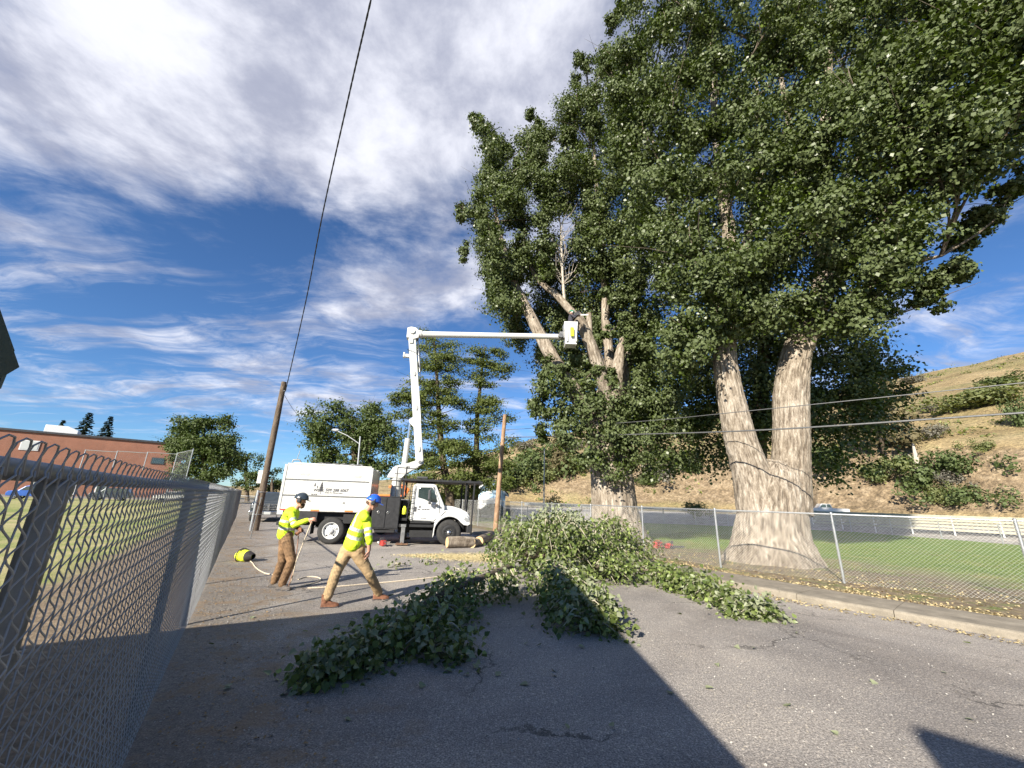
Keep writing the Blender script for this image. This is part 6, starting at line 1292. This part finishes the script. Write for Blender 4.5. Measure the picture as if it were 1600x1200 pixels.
pb2 = Vector((-.72, 25.2, 0)); pt2 = at(789, 648, 25.2); o = empty('utility_pole', pb2, 0, 'pale brown wooden pole by the field fence carrying two wires', 'pole'); bark_sweep('shaft', [pb2 - Vector((0, 0, .3)), pb2.lerp(pt2, .5), pt2], [.155, .135, .115], 'pole_wood_pale', o, 20, 60, .010, 6, None, 1., pb2); d2 = pt2 - pb2
for f, L in ((.86, .25), (.79, .55)): mb = MB(); c = d2 * f; mb.tube([c + Vector((.1, -.08, 0)), c + Vector((.1 + L, -.3 * L, .0))], [.03, .022], 8); mb.build('bracket', 'steel_grey', o, True)
for f, lab, pts, r in ((.86, 'upper overhead wire crossing in front of the twin trunk', (1600, 598), .013), (.79, 'thicker lower overhead wire crossing in front of the twin trunk', (1600, 645), .024)):
    a = pb2 + d2 * f + Vector((.2, -.12, 0)); e = at(pts[0], pts[1], 8.4); mpx = at(1190, (640 if f > .8 else 672), 12.3); b = e + (e - mpx) * .9; P, _ = smooth_path([a, at(980, 660 if f > .8 else 679, 17.5), mpx, e, b], [1] * 5, 80); o = empty('overhead_wire', a, 0, lab, 'wire'); mb = MB(); mb.tube([q_ - a for q_ in P], r, 7); mb.build('strand', 'cable_grey', o, True)
q = at(558, 730, 38.); t_ = at(563, 682, 38.); o = empty('street_lamp', (q.x, q.y, 0), 0, 'grey street lamp with one long arm in front of the maple', 'street lamp'); mb = MB(); mb.tube([(0, 0, 0), (.1, 0, t_.z * .5), (t_.x - q.x, 0, t_.z)], [.11, .09, .07], 12); mb.build('shaft', 'galvanised', o, True); e = at(524, 672, 38.) - Vector((q.x, q.y, 0)); b = Vector((t_.x - q.x, 0, t_.z - .7)); mb = MB(); mb.tube([b, b.lerp(e, .5) + Vector((0, 0, .12)), e], .045, 8); ar = mb.build('arm', 'galvanised', o, True); mb = MB(); mb.lathe([(.04, -.35), (.13, -.2), (.16, .1), (.10, .35)], 12, Matrix.Translation(e) @ Matrix.Rotation(math.pi / 2, 4, 'Y')); mb.build('lamp_head', 'galvanised', ar, True)
q = Vector((3.9, 45., .3)); o = empty('thin_pole', q, 0, 'thin grey pole standing before the cut bank', 'pole'); mb = MB(); mb.cyl((0, 0, -.3), (0, 0, 7.2), .09, .06, 10); mb.build('shaft', 'galvanised', o, True); mb = MB(); mb.cyl((0, 0, 7.2), (0, 0, 7.3), .08, n=10); mb.build('cap', 'steel_grey', o)

# ------------------------------------------------------------------ buildings
mat('roof_dark', (.05, .05, .055), .8, 0, .3, 3); mat('pale_blue', (.42, .58, .74), .7, 0, .1, 3); mat('white_trim', (.75, .75, .74), .6, 0, .08, 6); mat('green_metal', (.030, .055, .050), .5, .2, .2, 4); mat('cream_wall', (.5, .46, .4), .85, 0, .15, 3); mat('bleacher_board', (.44, .41, .31), .75, 0, .18, 3)
def brick_building():
    A_ = at(-60, 772, 74); Bq = at(268, 776, 92); A_.z = Bq.z = 0; d = (Bq - A_); L = d.length; rz = math.atan2(d.y, d.x); ht = 11.2
    za = at(0, 672, 76.5).z; zb = at(262, 694, 91.6).z; hL = za; hR = zb; hh = (hL + hR) / 2; print('brick', L, za, zb)
    o = empty('brick_building', A_, rz, 'long flat roofed brick building beyond the lawn', 'building')
    mb = MB(); mb.box((L / 2, 10, hh / 2 - .3), (L, 20, hh + .4)); w = mb.build('wall', 'brick_wall', o); mb = MB(); mb.box((L / 2, 10, hh + .06), (L + .5, 20.5, .42)); r = mb.build('roof', 'roof_dark', o, False, .03)
    u = at(22, 662, 80); mb = MB(); c = Vector((L * .30, 4, hh + 1.1)); mb.prism([(L * .22, hh + .2), (L * .22, hh + 1.9), (L * .33, hh + 1.9), (L * .385, hh + 1.2), (L * .385, hh + .2)], 2.5, 6); mb.build('rooftop_unit', 'white_trim', r, False, .05)
    for f, z, sx, sz in ((.20, hh - 2.6, 2.2, 1.6), (.865, hh * .66, 2.0, 1.1)):
        mb = MB(); mb.box((L * f, -.05, z), (sx + .3, .12, sz + .3)); wn = mb.build('window', 'white_trim' if f < .5 else 'roof_dark', w); mb = MB(); mb.box((L * f, -.12, z), (sx, .06, sz)); mb.build('pane', 'plate' if f < .5 else 'dark_glass', wn)
    for f in (.3, .45, .6): mb = MB(); mb.box((L * f, -.05, 1.3), (1.6, .12, 2.4)); wn = mb.build('door', 'white_trim', w); mb = MB(); mb.box((L * f, -.12, 1.5), (1.2, .06, 1.6)); mb.build('pane', 'dark_glass', wn)
    return A_, d.normalized()
BA, BD = brick_building()
nb = Vector((BD.y, -BD.x, 0))
mat('paint_white', (.72, .72, .70), .8, 0, .1, 4)
def strip(name, off0, off1, z, m, label=None):
    a = BA - BD * 40; b = BA + BD * 130; mb = MB(); mb.add([a + nb * off0 + Vector((0, 0, z)), b + nb * off0 + Vector((0, 0, z)), b + nb * off1 + Vector((0, 0, z)), a + nb * off1 + Vector((0, 0, z))], [(0, 1, 2, 3)]); o = mb.build(name, m); o['kind'] = 'structure'; o.data.update()
    if o.data.polygons[0].normal.z < 0: o.data.flip_normals()
strip('school_road', 9, 26, .0, 'asphalt'); strip('kerb_line', 25.6, 26.2, .012, 'paint_white'); strip('school_pavement', 4, 9, .02, 'concrete')
# baseball backstop of tall chain link behind the near fence
def backstop():
    D = 46.; a = at(115, 760, D); b = at(262, 765, D + 4); c = at(286, 765, D - 1); z0 = at(118, 702, D).z; z1 = at(275, 705, D + 3).z
    o = empty('backstop', (a.x, a.y, 0), 0, 'tall chain link backstop on the lawn in front of the brick wall', 'backstop'); O = Vector((a.x, a.y, 0)); co, fs = panel_mesh(4., 5., .006, .16); pm = None
    line = [a, a.lerp(b, .33), a.lerp(b, .66), b, c]
    for i, p in enumerate(line):
        h = z0 + (z1 - z0) * i / 4; q = Vector((p.x, p.y, 0)) - O; mb = MB(); mb.cyl((0, 0, 0), (0, 0, h), .05, n=8); po = mb.build('post', 'galvanised', o, True); po.location = q
        if i < 4:
            e = Vector((line[i + 1].x, line[i + 1].y, 0)) - Vector((p.x, p.y, 0)); an = math.atan2(e.y, e.x)
            mb = MB(); mb.cyl((0, 0, 0), (e.length, 0, 0), .04, n=6); r = mb.build('rail', 'galvanised', o); r.location = q + Vector((0, 0, h - .05)); r.rotation_euler = (0, 0, an)
            f = pm.copy() if pm else np_mesh('chain_link_mesh', co, fs, 'galvanised', o)
            if pm: col.objects.link(f)
            pm = pm or f; f['kind'] = 'stuff'; f.location = q; f.rotation_euler = (0, 0, an); f.scale = (e.length / 4., 1, h / 5.)
backstop()
def blue_house():
    p = g(765, 806); p = at(764, 790, 46.); p.z = 0; o = empty('house', p, math.radians(8), 'small pale blue gabled house beyond the field', 'house'); w, h, rg = 3.6, 2.6, 4.3
    mb = MB(); mb.prism([(-w / 2, 0), (w / 2, 0), (w / 2, h), (0, rg), (-w / 2, h)], 0, 6); wl = mb.build('wall', 'pale_blue', o)
    for s in (-1, 1): mb = MB(); mb.prism([(0, rg + .02), (s * (w / 2 + .35), h - .32), (s * (w / 2 + .35), h - .18), (0, rg + .18)], -.4, 6.4); mb.build('roof', 'roof_dark', o)
    mb = MB(); mb.box((0, -.03, 1.0), (2.9, .06, 2.0)); mb.build('garage_door', 'white_trim', wl)
    for s in (-1, 1): mb = MB(); mb.prism([(0, rg - .02), (s * (w / 2 + .30), h - .28), (s * (w / 2 + .30), h - .50), (0, rg - .26)], -.45, -.40); mb.build('barge_board', 'white_trim', wl)
    mb = MB(); mb.box((0, -.04, 2.75), (.5, .06, .5)); mb.build('gable_vent', 'white_trim', wl)
blue_house()
q = at(773, 787, 50.); o = empty('road_sign', (q.x, q.y, 0), 0, 'small orange sign beside the blue house', 'sign'); mb = MB(); mb.prism([(-.55, q.z), (0, q.z - .55), (.55, q.z), (0, q.z + .55)], -.02, .02); mb.build('board', 'orange_paint', o); mb = MB(); mb.cyl((0, .04, 0), (0, .04, q.z + .3), .035, n=8); mb.build('post', 'galvanised', o)
q = at(764, 802, 41.5); car('parked_car', 'dark car parked in front of the small blue house', 'car', (q.x - 1.9, q.y, 0), .05, 'dark_paint', SEDAN, SG, 4.3, group='cars by the blue house')
def bleachers():
    a = Vector((30.5, 41.6, .55)); b = Vector((38.6, 23.0, .45)); d = b - a; L = d.length; rz = math.atan2(d.y, d.x); o = empty('bleachers', a, rz, 'long low bleachers with cream boards across the field', 'bleachers'); n = int(L / 2.4)
    mbp = None; nrm = 1
    for i in range(n + 1):
        x = L * i / n; mb = MB(); mb.bar((x, 0, -.5), (x, 0, 1.15), .07); mb.bar((x, .05, .1), (x, 1.6, 1.2), .06); mb.build('frame', 'white_trim', o)
        if i < n:
            for k in range(5): mb = MB(); mb.box((x + L / n / 2, .03 + k * .0 - .06, .14 + k * .25), (L / n - .03, .04, .16)); mb.build('board', 'bleacher_board', o)
            for k in range(3): mb = MB(); mb.box((x + L / n / 2, .45 + k * .45, .5 + k * .28), (L / n - .03, .28, .05)); mb.build('seat_board', 'bleacher_board', o)
bleachers()
def guard_rail():
    line = offset(FAR, -9.0)[2:]; o = empty('guard_rail', (*line[0], .8), 0, 'grey guard rail along the far road above the field', 'guard rail'); b = Vector((*line[0], .8))
    P = [Vector((x, y, .8)) - b for x, y in line]
    for p, q in zip(P, P[1:]):
        mb = MB(); mb.bar(p + Vector((0, 0, .62)), q + Vector((0, 0, .62)), .06, .30); mb.build('rail', 'galvanised', o)
        n = max(1, int((q - p).length / 4))
        for i in range(n): c = p.lerp(q, (i + .5) / n); mb = MB(); mb.box(c + Vector((0, 0, .3)), (.12, .12, .7)); mb.build('post', 'pole_wood', o)
guard_rail()
# the green-roofed building at the photographer's left: its gable shades the road in front
def shelter():
    P = Vector((-3.39, .87, 5.19)); E_ = Vector((-4.20, 3.17, 2.88)); E2 = Vector((-.92, -1.41, 2.86)); E2 = Vector((-.80, -1.75, 2.70)); back = Vector((-9., -5.2, 0))
    o = empty('field_building', (-8, -2, 0), 0, 'dark green metal roof corner of a building at the left edge', 'building'); O = Vector((-8, -2, 0))
    th = Vector((0, 0, -.16))
    def slab(a, b, c, d_, name): mb = MB(); v = [a, b, c, d_]; mb.add([q - O for q in v] + [q + th - O for q in v], [(0, 1, 2, 3), (7, 6, 5, 4), (0, 4, 5, 1), (1, 5, 6, 2), (2, 6, 7, 3), (3, 7, 4, 0)]); return mb.build(name, 'green_metal', o)
    r = slab(P, E_, E_ + back, P + back, 'roof'); r2 = slab(P, P + back, E2 + back, E2, 'roof')
    mb = MB(); mb.bar(E_ - O + Vector((0, 0, -.2)), P - O + Vector((0, 0, -.16)), .04, .22); mb.build('fascia', 'green_metal', r); mb = MB(); mb.bar(E_ - O + Vector((0, 0, -.2)), E_ + back - O + Vector((0, 0, -.2)), .05, .26); mb.build('gutter', 'green_metal', r)
    ins = Vector((-1.0, -.55, 0)); a = E_ + ins + Vector((.25, -.8, 0)); b = P + ins; c = E2 + ins + Vector((-.3, .3, 0))
    for nm, q0, q1, q2, q3 in (('wall', a, b, None, c), ):
        f_ = [Vector((a.x, a.y, 0)), Vector((c.x, c.y, 0)), Vector((c.x, c.y, c.z - .4)), Vector((b.x, b.y, b.z - .4)), Vector((a.x, a.y, a.z - .4))]; mb = MB(); n = len(f_); mb.add([q - O for q in f_] + [q + back * .9 - O for q in f_], [(0, 1, 2, 3, 4), (9, 8, 7, 6, 5), (0, 5, 6, 1), (1, 6, 7, 2), (3, 8, 9, 4), (4, 9, 5, 0), (2, 7, 8, 3)]); mb.build('wall', 'cream_wall', o)
    # a taller end wall farther back throws the second point of shade
    top = Vector((3.58, 4.15, 0)) + SUN * (5.2 / SUN.z); o2 = empty('end_wall', (top.x, top.y, 0), 0, 'tall wall behind the photographer that shades the near corner of the road', 'wall'); mb = MB(); d = Vector((.83, -.56, 0)).normalized(); v = [Vector((0, 0, 0)), d * 4, d * 4 + Vector((0, 0, 4.6)), Vector((0, 0, 5.2))]; k = Vector((-.05, -.25, 0)); mb.add(v + [q + k for q in v], [(0, 1, 2, 3), (7, 6, 5, 4), (0, 4, 5, 1), (1, 5, 6, 2), (2, 6, 7, 3), (3, 7, 4, 0)]); mb.build('panel', 'cream_wall', o2); mb = MB(); mb.bar(Vector((0, 0, 5.22)) + k * .5, d * 4 + Vector((0, 0, 4.62)) + k * .5, .3, .04); mb.build('coping', 'green_metal', o2)
shelter()
